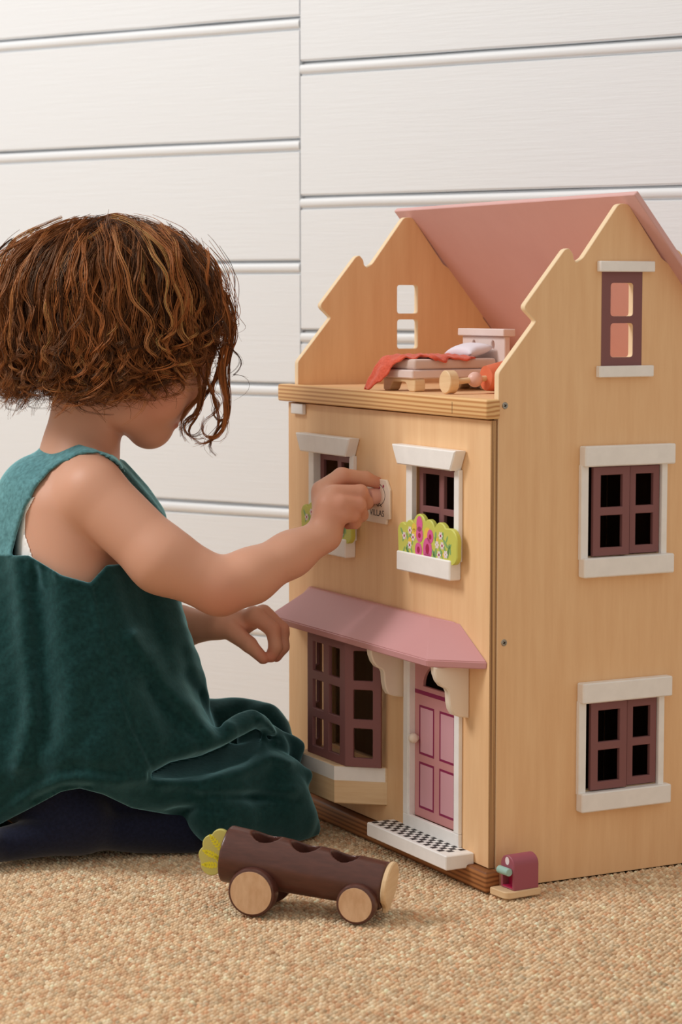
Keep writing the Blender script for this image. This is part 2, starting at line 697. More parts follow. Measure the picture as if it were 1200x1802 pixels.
def plank(s0, s1, z0, z1, seed):
    """one board: flat face, quirk and bead along its top edge; local x along the wall, -y to the room"""
    random.seed(seed)
    prof = [(z0 + .0006, .016), (z0 + .0006, .0022), (z0 + .003, 0.0)]
    zf = z1 - .0185
    prof += [(zf, 0.0), (zf + .0018, .0042), (zf + .0036, .0008)]
    for k in range(1, 8):
        a = math.pi * k / 8
        prof.append((zf + .0036 + .0058 * (1 - math.cos(a)), .0012 - .0034 * math.sin(a)))
    prof += [(z1 - .0032, .0012), (z1 - .0030, .0085), (z1 - .0006, .0085), (z1 - .0006, .016)]
    bm = bmesh.new()
    n = 14
    rows = []
    for i in range(n + 1):
        s = s0 + (s1 - s0) * i / n
        dz = random.uniform(-.0005, .0005)
        dd = random.uniform(-.0003, .0003)
        e = 0.0012 if i in (0, n) else 0
        rows.append([bm.verts.new((s, d + (e + dd if d < .01 else 0), z + dz)) for z, d in prof])
    for a, b in zip(rows[:-1], rows[1:]):
        for k in range(len(prof) - 1):
            bm.faces.new((a[k], a[k + 1], b[k + 1], b[k]))
    bm.faces.new(rows[0])
    bm.faces.new(rows[-1])
    o = bm_obj('plank', bm, m_wall, wall)
    smooth_angle(o, 32)


JOINT = -1.7072
lz = [-0.0045, 0.1270, 0.2900, 0.4545, 0.6178, 0.7785, 0.9369, 1.096, 1.255, 1.414]
rz = [-0.0045, 0.0, 0.1760, 0.3515, 0.5264, 0.7028, 0.8774, 1.0525, 1.228, 1.403]
for i in range(len(lz) - 1):
    plank(-3.5, JOINT - .0009, lz[i], lz[i + 1], i)
for i in range(1, len(rz) - 1):
    plank(JOINT + .0009, -0.4, rz[i], rz[i + 1], 40 + i)

# ------------------------------------------------------------------ dollhouse, built in its own u (along the front), v (depth), z
DH = empty('dollhouse', tuple(HC), YH, 'tall birch plywood dollhouse with dusty pink roof and awning', 'dollhouse')
W0 = -0.4355                                           # left outer face
DEP = 0.28


def gable(sgn_open=True):
    """side-panel outline in (v, z)"""
    p = [(0, 0.0), (0, .4985), (.0412, .5470), (.0268, .5600), (.0728, .6150), (.0776, .6168), (.0826, .6112), (.0832, .6062),
         (.0866, .6030), (.0938, .6074), (.1345, .6600), (.1455, .6600), (.1862, .6074), (.1934, .6030), (.1968, .6062),
         (.1974, .6112), (.2024, .6168), (.2072, .6150), (.2532, .5600), (.2388, .5470), (.28, .4985), (.28, 0.0)]
    r = [.001, .003, .002, .005, .003, .003, .002, .001, .001, .002, .004, .004, .002, .001, .001, .002, .003, .003, .005, .002, .003, .001]
    return rounded(p, r, 4)


P1, P2 = rect(.1260, .1524, .5514, .5836, .0035), rect(.1262, .1526, .5116, .5446, .0035)
H1, H2 = rect(.1010, .1845, .3180, .4068), rect(.1010, .1845, .0865, .1764)
for nm, t0, t1 in (('gable_panel', -.008, 0.0), ('gable_panel', W0, W0 + .008)):
    plate(nm, gable(), [P1, P2, H1, H2], t0, t1, SIDE, M['birch'], DH, .0005, M['birch_end'])

# back, floors and inner walls; the rooms' shade is put into their dark brown
box('back_panel', W0 + .008, -.008, .272, .279, .006, .4985, M['birch'], DH)
box('attic_floor', W0 + .008, -.008, .001, .272, .4645, .4725, M['birch'], DH)
box('middle_floor', W0 + .008, -.008, .004, .272, .232, .240, M['room_shade'], DH)
box('ground_floor', W0 + .008, -.008, .004, .272, .012, .020, M['room_shade'], DH)
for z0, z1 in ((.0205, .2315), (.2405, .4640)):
    box('partition', -.222, -.215, .03, .270, z0, z1, M['room_shade'], DH)
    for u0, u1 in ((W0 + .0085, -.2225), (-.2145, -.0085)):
        box('shade_lining', u0, u1, .2702, .2718, z0, z1, M['room_shade'], DH)  # added sheet, coloured dark so the rooms look shaded through the windows

# roof: the rear slope only, its eave behind the house
sl = 1.19
nrm = Vector((0, sl, 1)).normalized()
dn = Vector((0, 1, -sl)).normalized()
top = Vector((0, .1427, .6716))
rb = bmesh.new()
L = .262
ring = []
for u in (-.4585, .020):
    a = top + Vector((u, 0, 0))
    ring.append([rb.verts.new(q) for q in (a, a + dn * L, a + dn * L - nrm * .0058, a - nrm * .0058)])
for k in range(4):
    rb.faces.new((ring[0][k], ring[0][(k + 1) % 4], ring[1][(k + 1) % 4], ring[1][k]))
rb.faces.new(ring[0])
rb.faces.new(ring[1])
bmesh.ops.bevel(rb, geom=rb.edges[:], offset=.0008, segments=1, affect='EDGES')
bm_obj('roof', rb, M['pink'], DH)
# front rail of pine along the attic edge
o = box('attic_rail', -.4465, .0045, -.0160, -.0003, .4548, .4735, M['pine'], DH, .0022, 3)
smooth_angle(o, 50)
merge(o, [box('crack', -.060, -.0594, -.01606, -.0158, .4575, .4690, M['dark'], None, 0)])
# plinth beam on the floor
o = box('plinth', -.4460, .0100, -.0170, -.0006, .0, .0205, M['pine_dark'], DH, .0025, 3)
smooth_angle(o, 50)

# the hinged front with its openings
BAY = rect(-.3310, -.2165, .0865, .2060)
DOOR = rect(-.1500, -.0600, .0420, .2110)
WR = rect(-.1440, -.0590, .3155, .4010)
WL = rect(-.3640, -.2785, .3155, .4010)
plate('facade_panel', rect(W0, 0, .0212, .4535), [BAY, DOOR, WR, WL], -.0080, -.0015, FRONT, M['birch'], DH, .0005, M['ply_edge'])
lt = box('latch', -.4195, -.3910, -.0130, -.0082, .4415, .4530, M['white'], DH, .0008)


def screw(v, z):
    bm = bmesh.new()
    add_tube(bm, [(0, v, z), (.0007, v, z)], [.0034, .0028], 18)
    s = bm_obj('screw', bm, M['screw'], DH)
    smooth_angle(s, 40)
    sb = bmesh.new()
    for a in (.5, .5 + math.pi / 2):
        q = add_box(bmesh.new(), -.00005, .0009, -.0017, .0017, -.00035, .00035)
        me_ = bpy.data.meshes.new('tmp')
        bmesh.ops.rotate(q, verts=q.verts[:], cent=(0, 0, 0), matrix=Matrix.Rotation(a, 3, 'X'))
        bmesh.ops.translate(q, verts=q.verts[:], vec=(0, v, z))
        q.to_mesh(me_)
        q.free()
        sb.from_mesh(me_)
        bpy.data.meshes.remove(me_)
    bm_obj('screw_slot', sb, M['dark'], s)


for v, z in ((.0073, .4673), (.0080, .2401), (.272, .2401), (.272, .4600)):
    screw(v, z)

# --- side windows with two casements each
def casement(parent, fn, a0, a1, b0, b1, t0, t1, rows, st=.0075, rail=.0075, cols=1, hinge=None, ang=0.0, name='casement', r=.0):
    """sash with its own panes cut through; hinge is the a of the hinge side"""
    holes = []
    pw = (a1 - a0 - st * (cols + 1)) / cols
    ph = (b1 - b0 - rail * (rows + 1)) / rows
    for i in range(cols):
        for j in range(rows):
            x, y = a0 + st + i * (pw + st), b0 + rail + j * (ph + rail)
            holes.append(rect(x, x + pw, y, y + ph, r, 3))
    tm = (t0 + t1) / 2

    def f(a, b, t):
        if hinge is not None:
            d, e = a - hinge, t - tm
            a = hinge + d * math.cos(ang) - e * math.sin(ang)
            t = tm + d * math.sin(ang) + e * math.cos(ang)
        return fn(a, b, t)
    return plate(name, rect(a0, a1, b0, b1), holes, t0, t1, f, M['plum'], parent, .0005)


for zb in (.3180, .0865):
    # zb is the foot of the opening
    wf = bpy.data.objects.new('house_window', None)
    COL.objects.link(wf)
    wf.parent = DH
    for v0, v1 in ((.0911, .0996), (.1858, .1925)):
        plate('jamb', rect(v0, v1, zb - .002, zb + .0900), [], .0002, .0055, SIDE, M['white'], wf, .0005)
    box('lintel', .0002, .0115, .0915, .1980, zb + .0885, zb + .1085, M['white'], wf, .0012)
    box('sill', .0002, .0115, .0915, .1980, zb - .0195, zb - .0005, M['white'], wf, .0012)
    # casements stand a little ajar, turning about the middle pin
    casement(wf, SIDE, .1052, .1476, zb + .0007, zb + .0876, .0008, .0055, 2, .0085, .0080)
    casement(wf, SIDE, .1494, .1850, zb + .0010, zb + .0874, -.0022, .0025, 2, .0075, .0080)

# plain closed sashes added in the far gable openings to cut light inside
for zb in (.3180, .0865):
    for v0, v1 in ((.1012, .1427), (.1429, .1843)):
        casement(DH, SIDE, v0, v1, zb + .0003, zb + .0886, W0 + .001, W0 + .0055, 2, .0085, .0080, name='casement')

# attic window: plum print round the two cut panes, white bars proud of the panel
plate('attic_window_paint', rect(.1157, .1629, .5033, .5946), [P1, P2], .00005, .0004, SIDE, M['plum'], DH, 0)
for z0, z1 in ((.5943, .6046), (.4925, .5035)):
    box('attic_lintel' if z0 > .55 else 'attic_sill', .0002, .0068, .1097, .1738, z0, z1, M['white'], DH, .0008)

# --- front windows
def trap_bar(name, a0, a1, b0, b1, z0, z1, v0, v1, mat, parent, c=.0012):
    """bar with a trapezoid face: a0..a1 at the top, b0..b1 at the foot"""
    return plate(name, [(b0, z0), (b1, z0), (a1, z1), (a0, z1)], [], v0, v1, FRONT, mat, parent, c)


M['leaf'] = mat_new('lime_paint', rgb(205, 208, 96), 0.5)
M['leaf2'] = mat_new('leaf_green_print', rgb(134, 178, 112), 0.5)
M['petal'] = mat_new('hot_pink_print', rgb(222, 98, 160), 0.5)
M['petal_w'] = mat_new('white_print', rgb(240, 226, 230), 0.5)
M['heart'] = mat_new('crimson_print', rgb(168, 30, 80), 0.5)
M['yellow'] = mat_new('yellow_print', rgb(238, 204, 84), 0.5)


def flat_print(name, shapes, t, fn, mat, parent, dt=.00006):
    bm = bmesh.new()
    for p in shapes:
        if area2(p) < 0:
            p = p[::-1]
        add_plate(bm, p, [], t - dt, t, fn, 0)
    return bm_obj(name, bm, mat, parent)


def petal(cx, cz, r, ry=None, a=0.0, n=14):
    ry = r if ry is None else ry
    return [(cx + r * math.cos(q) * math.cos(a) - ry * math.sin(q) * math.sin(a), cz + r * math.cos(q) * math.sin(a) + ry * math.sin(q) * math.cos(a))
            for q in [2 * math.pi * i / n for i in range(n)]]


def flower_panel(parent, x0):
    """scalloped board of painted flowers standing in the window box; x0 is its left end"""
    def arc(cx, cz, r, a0, a1, n=8):
        return [(cx + r * math.cos(R(a0 + (a1 - a0) * i / n)), cz + r * math.sin(R(a0 + (a1 - a0) * i / n))) for i in range(n + 1)]
    w = .1165
    pts = [(0, .0), (w - .008, .0)]
    pts += arc(w - .008, .009, .009, -90, 20, 5) + arc(w - .0125, .0215, .0135, -10, 85, 7) + arc(w - .032, .0260, .0135, 40, 150, 8)
    pts += arc(.0620, .0290, .0115, 35, 140, 7) + arc(.0430, .0315, .0130, 15, 165, 9) + arc(.0240, .0265, .0105, 50, 150, 7) + arc(.0085, .0235, .0100, 60, 195, 8)
    pts = [(x0 + a, .3110 + b) for a, b in pts]
    fp = plate('flower_panel', pts, [], -.0195, -.0140, FRONT, M['leaf'], parent, .0010)
    T = -.01956
    f = lambda L_: [petal(x0 + a, .3110 + b, *c) for a, b, *c in L_]
    rr = random.Random(3)
    pieces = []
    leaves = []
    for i in range(46):
        a = rr.uniform(.005, w - .012)
        b = rr.uniform(.004, .027)
        if .030 < a < .072 and b > .008:
            continue
        leaves.append((a, b, rr.uniform(.0035, .0062), rr.uniform(.0011, .0018), R(rr.uniform(40, 140))))
    pieces.append(flat_print('leaf_print', f(leaves), T, FRONT, M['leaf2'], None))
    pieces.append(flat_print('yellow_print', f([(.0245, .0155, .0040), (.0330, .0300, .0045), (.0330, .0240, .005), (.0790, .022, .002), (.0600, .0245, .0070, .0080), (.092, .008, .0025)]), T - .00005, FRONT, M['yellow'], None))
    big = [(.0440, .0345, .0062, .0080), (.0440, .0240, .0070, .0080), (.0420, .0085, .0072, .0075), (.0600, .0105, .0090, .0120), (.0655, .0240, .0062, .0070), (.0600, .0020, .0075, .006)]
    pieces.append(flat_print('petal_print', f(big), T - .0001, FRONT, M['petal'], None))
    wh = []
    for a, b in ((.0130, .0200), (.0245, .0265), (.0310, .0200), (.0240, .0115), (.0860, .0265), (.0890, .0170), (.0830, .0075), (.0960, .0090), (.0790, .0170)):
        for k in range(6):
            q = k * math.pi / 3
            wh.append((a + .0024 * math.cos(q), b + .0024 * math.sin(q), .0017, .0013, q))
    pieces.append(flat_print('white_petal_print', f(wh), T - .00012, FRONT, M['petal_w'], None))
    ht = [(.0440, .0230, .0026), (.0420, .0085, .0028, .0034), (.0600, .0110, .0036, .0052), (.0655, .0235, .0026)]
    ht += [(a, b, .0013) for a, b in ((.0130, .0200), (.0245, .0265), (.0310, .0200), (.0240, .0115), (.0860, .0265), (.0890, .0170), (.0830, .0075))]
    pieces.append(flat_print('flower_eye_print', f(ht), T - .00018, FRONT, M['heart'], None))
    merge(fp, pieces)


for a in (-.1720, -.3915):
    # a is the left end of the lintel
    wf = bpy.data.objects.new('house_window', None)
    COL.objects.link(wf)
    wf.parent = DH
    for q0, q1, r0_, r1_ in ((.0155, .0270, .0240, .0278), (.1120, .1205, .1112, .1140)):
        jm = plate('jamb', rect(a + q0, a + q1, .3135, .4030), [], -.0130, -.0081, FRONT, M['white'], wf, .0006)
        merge(jm, [plate('reveal', rect(a + r0_, a + r1_, .3160, .4005), [], -.0129, .0010, FRONT, M['white'], None, .0003)])
    trap_bar('lintel', a, a + .1275, a + .0112, a + .1175, .4025, .4222, -.0215, -.0081, M['white'], wf)
    box('sill', a + .0110, a + .1180, -.0215, -.0081, .2953, .3150, M['white'], wf, .0012)
    casement(wf, FRONT, a + .0282, a + .0700, .3165, .4005, -.0050, -.0010, 2, .0070, .0065, hinge=a + .0282, ang=.09)
    casement(wf, FRONT, a + .0712, a + .1110, .3165, .4005, -.0060, -.0020, 2, .0070, .0065, hinge=a + .1110, ang=-.03)
    flower_panel(wf, a + .0115)

# --- pink awning, a pitched board with three facets
ab = bmesh.new()
lv = [
    [(-.4330, -.0081, .2148), (-.3930, -.0520, .2148), (-.0436, -.0520, .2148), (-.0047, -.0081, .2148)],
    [(-.4330, -.0081, .2218), (-.3930, -.0528, .2218), (-.0432, -.0528, .2218), (-.0040, -.0081, .2218)],
    [(-.3830, -.0081, .2530), (-.3640, -.0160, .2530), (-.1030, -.0160, .2530), (-.0560, -.0081, .2530)]]
vv = [[ab.verts.new(p) for p in r_] for r_ in lv]
for r0, r1 in zip(vv[:-1], vv[1:]):
    for k in range(4):
        ab.faces.new((r0[k], r0[(k + 1) % 4], r1[(k + 1) % 4], r1[k]))
ab.faces.new(vv[0])
ab.faces.new(vv[2])
bmesh.ops.recalc_face_normals(ab, faces=ab.faces[:])
bmesh.ops.bevel(ab, geom=ab.edges[:], offset=.0009, segments=2, affect='EDGES')
smooth_angle(bm_obj('awning', ab, M['awning'], DH), 20)

# white brackets under the awning
bp_ = [(-.0081, .2147), (-.0470, .2147), (-.0462, .2080), (-.0435, .2010), (-.0390, .1955), (-.0330, .1925), (-.0312, .1890), (-.0305, .1790),
       (-.0290, .1720), (-.0255, .1665), (-.0190, .1640), (-.0081, .1622)]
for u in (-.168, -.037):
    plate('bracket', bp_, [], u - .0095, u, SIDE, M['cream'], DH, .0012)

# --- bay window: sill block, white band, sashes round three sides
def prism(bm, pts, z0, z1, c=.0012):
    return add_plate(bm, pts, [], z0, z1, FLAT, c)


bs = [(-.3555, -.0081), (-.3215, -.0515), (-.2395, -.0515), (-.2050, -.0100), (-.2035, -.0081)]
bm = prism(bmesh.new(), bs, .0420, .0825)
bay = bm_obj('bay_window', bm, M['natural'], DH)
bw = [(-.3558, -.0081), (-.3218, -.0518), (-.2394, -.0518), (-.2047, -.0098), (-.2047, -.0081)]
bm = add_plate(bmesh.new(), bw, [inset(bw, .0012)], .0668, .0815, FLAT, 0)
bm_obj('white_band', bm, M['white'], bay)
BT = .0826
c0, c1, c2, c3 = (-.3445, -.0165), (-.3170, -.0440), (-.2295, -.0440), (-.2020, -.0165)


def bay_side(p, q, cols, st, rows=3, top=.2140):
    d = Vector((q[0] - p[0], q[1] - p[1]))
    L_ = d.length
    d.normalize()
    n = Vector((-d.y, d.x))
    f = lambda a, b, t: (p[0] + d.x * a + n.x * t, p[1] + d.y * a + n.y * t, b)
    return casement(bay, f, 0.0, L_, BT, top, 0.0, .0042, rows, st, .0095, cols, name='bay_sash', r=.0012)


bay_side(c1, c2, 2, .0125)
bay_side(c2, c3, 1, .0090)
bay_side(c0, c1, 1, .0090)

# --- door with frame, printed panels, fanlight and knob; doorstep
fr = bpy.data.objects.new('door_frame', None)
COL.objects.link(fr)
fr.parent = DH
j1 = plate('jamb', rect(-.1620, -.1520, .0445, .2140), [], -.0125, -.0081, FRONT, M['white'], fr, .0005)
merge(j1, [plate('reveal', rect(-.1545, -.1495, .0430, .2105), [], -.0120, .0010, FRONT, M['white'], None, .0003)])
plate('jamb', rect(-.0595, -.0500, .0445, .2140), [], -.0125, -.0081, FRONT, M['white'], fr, .0005)
plate('threshold', rect(-.1620, -.0500, .0315, .0442), [], -.0125, -.0081, FRONT, M['white'], fr, .0005)
fan = [(-.1025 + .0310 * math.cos(R(a)), .1790 + .0240 * math.sin(R(a))) for a in range(0, 181, 12)]
door = plate('door', rect(-.1494, -.0596, .0436, .2105), [fan], -.0058, -.0018, FRONT, M['door'], DH, .0005)
T = -.00586
PN = [(-.1400, -.1098, .1085, .1590), (-.0990, -.0685, .1085, .1590), (-.1400, -.1098, .0532, .1008), (-.0990, -.0685, .0532, .1008)]
pb = bmesh.new()
for a0, a1, z0, z1 in PN:
    add_plate(pb, rect(a0, a1, z0, z1), [rect(a0 + .0024, a1 - .0024, z0 + .0024, z1 - .0024)], T - .00006, T, FRONT, 0)
add_plate(pb, rect(-.1492, -.0598, .1700, .1742), [], T - .00006, T, FRONT, 0)
bm_obj('panel_outline', pb, M['magenta'], door)
for a0, a1, z0, z1 in PN:
    flat_print('door_panel', [rect(a0 + .0024, a1 - .0024, z0 + .0024, z1 - .0024)], T, FRONT, M['door_panel'], door)
k = ball('knob', (-.1420, -.0115, .1245), .0052, M['cream'], door)
merge(k, [tube('knob_neck', [(-.1420, -.0050, .1245), (-.1420, -.0085, .1245)], .0022, M['cream'])])
step = box('doorstep', -.1890, -.0262, -.0400, -.0081, .0168, .0312, M['white'], DH, .0010)
tl = []
nu, nv = 22, 4
su, sv = .1480 / nu, .0265 / nv
for i in range(nu):
    for j in range(nv):
        if (i + j) % 2 == 0:
            tl.append(rect(-.1870 + i * su, -.1870 + (i + 1) * su, -.0360 + j * sv, -.0360 + (j + 1) * sv))
flat_print('chequer_print', tl, .03128, FLAT, M['black'], step)

# --- name plaque
u0, u1, z0, z1 = -.2560, -.1945, .3368, .3828
k1, k2 = .0075, .0060
pl = [(u0 + k1, z0), (u1 - k1, z0), (u1 - k1 + .001, z0 + k2 - .001), (u1, z0 + k2), (u1, z1 - k2 - .004), (u1 - k1, z1), (u0 + k1, z1), (u0, z1 - k2 - .004), (u0, z0 + k2), (u0 + k1 - .001, z0 + k2 - .001)]
plaque = plate('name_plaque', pl, [], -.0112, -.0081, FRONT, M['cream'], DH, .0006)
um = (u0 + u1) / 2
tm = text_mesh('VILLAS', .0092)
for v in tm.vertices:
    v.co = (um + .004 + v.co.x * 1.15, -.01127 - v.co.z, .3472 + v.co.y)
link('lettering', tm, M['black'], plaque)


def ribbon(pts, w):
    a = [Vector(p) for p in pts]
    l_, r_ = [], []
    for i, p in enumerate(a):
        d = (a[min(i + 1, len(a) - 1)] - a[max(i - 1, 0)]).normalized()
        n = Vector((-d.y, d.x)) * w / 2
        l_.append(tuple(p + n))
        r_.append(tuple(p - n))
    return l_ + r_[::-1]


oval = [(um + .0215 * math.cos(R(t)), .3665 + .0125 * math.sin(R(t))) for t in range(-75, 256, 10)]
sw = [(um + .000 + .0011 * t, .3563 + .0016 * math.sin(t * .9)) for t in range(0, 14)]
flat_print('emblem_print', [ribbon(oval, .0007), ribbon(sw, .0010), petal(um - .001, .3570, .0019, .0014)], -.01124, FRONT, M['black'], plaque)
flat_print('red_print', [petal(um + .018, .3760, .0016), petal(um + .008, .3740, .0030, .0018)], -.01123, FRONT, M['heart'], plaque)

# ------------------------------------------------------------------ small toys
def to_world(u, v, z):
    return tuple(HC + u * UD + v * VD + np.array([0, 0, z]))


# toy bed on the attic floor (local: x across, y towards the headboard)
ZA = .4726
M['bedwhite'] = grain(mat_new('pale_pink_bed_paint', (0.8, 0.7, 0.7, 1), 0.55), rgb(226, 205, 200), rgb(232, 214, 208), (1, 1, 1), 30)
M['mattress'] = mat_new('mattress_cloth', rgb(214, 190, 180), 0.9, 0.1)
bed = empty('toy_bed', to_world(-.2330, .018, ZA), YH + R(3.0), 'pale painted toy bed with wooden legs and tall headboard in the open attic', 'bed')
box('bed_rail', -.031, .031, .0, .108, .0135, .0225, M['bedwhite'], bed, .0012)
mt = box('mattress', -.029, .029, .004, .106, .0226, .0335, M['mattress'], bed, .003, 3)
smooth_angle(mt, 60)
leg = [(-.0310, .0134), (-.0310, .0), (-.0190, .0), (-.0130, .0095), (.0130, .0095), (.0190, .0), (.0310, .0), (.0310, .0134)]
for y in (.003, .092):
    plate('leg_frame', rounded(leg, .003), [], y, y + .013, FRONT, M['natural'], bed, .0008)
hb = plate('headboard', rounded([(-.040, 0), (.040, 0), (.040, .056), (-.040, .056)], .001), [petal(-.018, .047, .0028, .0045), petal(.018, .047, .0028, .0045)], .1085, .1155, FRONT, M['bedwhite'], bed, .0008)
box('top_bar', -.0435, .0435, .1045, .1200, .0562, .0640, M['bedwhite'], hb, .0008)

# pillow and blanket lie on the bed
def soft_box(name, cx, cy, cz, lx, ly, lz, mat, n=18):
    bm = bmesh.new()
    bmesh.ops.create_grid(bm, x_segments=n, y_segments=n, size=1.0)
    g = bm.verts[:]
    lower = {}
    for v in g:
        x, y = v.co.x, v.co.y
        h = (max(0, 1 - abs(x) ** 3) * max(0, 1 - abs(y) ** 3)) ** .45
        pinch = 1 - .10 * (1 - abs(x)) * abs(y) - .10 * (1 - abs(y)) * abs(x)
        v.co = Vector((cx + x * lx / 2 * pinch, cy + y * ly / 2 * pinch, cz + h * lz / 2))
    d = bmesh.ops.duplicate(bm, geom=bm.faces[:])
    for e in d['geom']:
        if isinstance(e, bmesh.types.BMVert):
            e.co.z = cz - (e.co.z - cz)
    bmesh.ops.remove_doubles(bm, verts=bm.verts[:], dist=1e-5)
    return bm_obj(name, bm, mat, None, True)


m_pil = mat_new('pillow_cloth', rgb(232, 226, 236), 0.9, 0.1)
pil = soft_box('toy_pillow', 0, 0, 0, .050, .030, .014, m_pil)
pil.location = (Matrix.Rotation(YH + R(3), 3, 'Z') @ Vector((0, .090, 0))) + Vector(to_world(-.2330, .018, ZA + .0412))
pil.rotation_euler = (R(14), 0, YH + R(3))
tag(pil, 'tiny pale lilac pillow against the headboard of the toy bed', 'pillow')
m_bl = grain(mat_new('red_felt', (0.6, 0.1, 0.06, 1), 0.95, 0.05), rgb(206, 82, 58), rgb(222, 100, 74), (1, 1, 1), 400, 3)
m_bl.node_tree.nodes['Principled BSDF'].inputs['Sheen Weight'].default_value = 0.3
bb = bmesh.new()
n0, n1 = 40, 26
gv = []
for i in range(n0 + 1):
    rowv = []
    for j in range(n1 + 1):
        s, t = i / n0, j / n1
        y = -.036 + .112 * s + .003 * math.sin(t * 7)
        x0_ = -.042
        x1_ = .0325 + .0025 * math.sin(s * 23) + .0015 * math.sin(s * 51) - .046 * max(0, .55 - s) / .55
        x = x0_ + (x1_ - x0_) * t
        z = .0349 + .0016 * math.sin(y * 210 + x * 70) ** 2 + .0012 * math.sin(x * 260 + y * 60)
        if y < .006:                                   # rolls over the foot of the bed and hangs outwards
            k_ = .006 - y
            rr_ = .012
            aa = min(k_ / rr_, 1.05)
            ex = max(0, k_ - rr_ * 1.05)
            y = .006 - rr_ * math.sin(aa) - ex * .52
            z -= rr_ * (1 - math.cos(aa)) + ex * .86
            z += .0012 * math.sin(t * 11) * min(1, k_ / .02)
        if x < -.030:
            k_ = -.030 - x
            x = -.030 - k_ * .45
            z -= k_ * .8
        if x > .0295:
            z -= (x - .0295) * .8
        if t > .9:
            z += .0011 * math.sin(s * 44) * (t - .9) * 10
        rowv.append(bb.verts.new((x, y, z)))
    gv.append(rowv)
for i in range(n0):
    for j in range(n1):
        bb.faces.new((gv[i][j], gv[i + 1][j], gv[i + 1][j + 1], gv[i][j + 1]))
bl = bm_obj('toy_blanket', bb, m_bl, None, True)
md = bl.modifiers.new('cloth', 'SOLIDIFY')
md.thickness = .0014
md.offset = 0
bl.location = to_world(-.2330, .018, ZA)
bl.rotation_euler = (0, 0, YH + R(3))
tag(bl, 'coral red felt blanket slung over the toy bed', 'blanket')

# toppled toy lamp: base disc, stem, pink bead, orange shade (local x along its axis)
M['coral'] = mat_new('coral_paint', rgb(226, 120, 84), 0.5)
M['bead'] = mat_new('pale_pink_bead', rgb(232, 188, 174), 0.4)
lamp = empty('toy_lamp', to_world(-.1400, .0225, ZA + .0122), YH + R(90), 'toppled wooden toy lamp with orange shade and pink bead beside the toy bed', 'lamp')
tube('base', [(-.0004, 0, 0), (.0004, 0, 0), (.0095, 0, 0.0), (.0102, 0, 0)], [.0110, .0118, .0118, .0110], M['natural'], lamp, 28)
tube('stem', [(.0102, 0, 0), (.048, 0, .003)], .0030, M['natural'], lamp, 12)
ball('bead', (.0350, 0, .0020), .0078, M['bead'], lamp)
sh = bmesh.new()
add_tube(sh, [(.0475, 0, .0030), (.0483, 0, .0030), (.078, 0, .0052), (.0788, 0, .0052)], [.0120, .0128, .0172, .0166], 28)
smooth_angle(bm_obj('lamp_shade', sh, M['coral'], lamp), 40)

# toy post box by the corner of the house
M['post'] = mat_new('mulberry_paint', rgb(160, 84, 98), 0.5)
M['postin'] = mat_new('crimson_inside', rgb(176, 26, 74), 0.6)
M['mint'] = mat_new('mint_paint', rgb(160, 196, 186), 0.5)
pbx = empty('toy_postbox', to_world(.0265, .0060, .0005), YH + R(4), 'small pink arched toy post box on a pale wooden base', 'post box')
plate('base', rounded([(-.0150, -.0195), (.0130, -.0195), (.0130, .0225), (-.0150, .0225)], [.002, .008, .004, .002], 5), [], .0, .0068, FLAT, M['natural'], pbx, .0008)
arch = [(-.0108, .0070), (.0108, .0070), (.0108, .0300)] + [(.0108 * math.cos(R(a)), .0300 + .0095 * math.sin(R(a))) for a in range(15, 180, 15)] + [(-.0108, .0300)]
bd = plate('box_body', arch, [rect(-.0078, .0078, .0085, .0235)], -.0095, .0200, FRONT, M['post'], pbx, .0008)
box('box_back', -.0082, .0082, -.0020, .0, .0080, .0240, M['postin'], bd, 0)
box('box_floor', -.0077, .0077, -.0090, -.002, .0084, .0095, M['postin'], bd, 0)
tube('flap', [(-.0085, -.0128, .0248), (-.0080, -.0128, .0248), (.0080, -.0128, .0248), (.0085, -.0128, .0248)], [.0032, .0038, .0038, .0032], M['mint'], pbx, 18)
flat_print('oval_sticker', [petal(0, .0340, .0032, .0040)], -.00955, FRONT, M['petal_w'], bd)

# toy log car
CR0 = Vector((-0.08243, 2.05578, 0))
AX = Vector((0.95772, -0.28769, 0))
NN = Vector((-0.28769, -0.95772, 0))                   # towards the room
car_rot = math.atan2(AX.y, AX.x)
car = empty('toy_log_car', tuple(CR0 - NN * .030), car_rot, 'dark brown log shaped toy car with three holes on the woven carpet', 'toy car')


def car_sd(q):
    x, y, z = q[:, 0], q[:, 1], q[:, 2]
    a, b = np.array([-.0345, 0, .0500], np.float32), np.array([.1205, 0, .0308], np.float32)
    ab = b - a
    Ln = np.linalg.norm(ab)
    ab /= Ln
    t = (q - a) @ ab
    rad = np.sqrt(np.maximum(((q - a) ** 2).sum(1) - t * t, 0))
    d = smax(rad - (.0268 + (.0216 - .0268) * np.clip(t / Ln, 0, 1)), np.abs(t - Ln / 2) - Ln / 2, .0022)
    for hx, zb in ((.0045, .036), (.0430, .032), (.0815, .027)):
        hole = smax(np.sqrt((x - hx) ** 2 + y * y) - .0135, zb - z, .001)
        d = smax(d, -hole, .0012)
    return d


V, F = surface(car_sd, (-.04, -.032, 0), (.128, .032, .083), .0011)
V = relax(V, F, 1, .5)
link('log_body', np_mesh('log_body', V, F), M['log'], car)


def wheel(x, y, r, w, side):
    """side -1: the room side; the rim is dark, the face pale"""
    c = (x, y, r)
    s = side
    ya, yb = y - s * w / 2, y + s * w / 2
    o = tube('wheel', [(x, ya, r), (x, ya + s * .001, r), (x, yb - s * .0022, r), (x, yb - s * .0006, r), (x, yb, r)], [r - .001, r, r, r - .0008, r - .0024], M['log'], car, 44, 30)
    tube('wheel_face', [(x, yb - s * .0004, r), (x, yb + s * .0004, r)], [r - .0026, r - .0029], M['hub'], o, 44, 30)


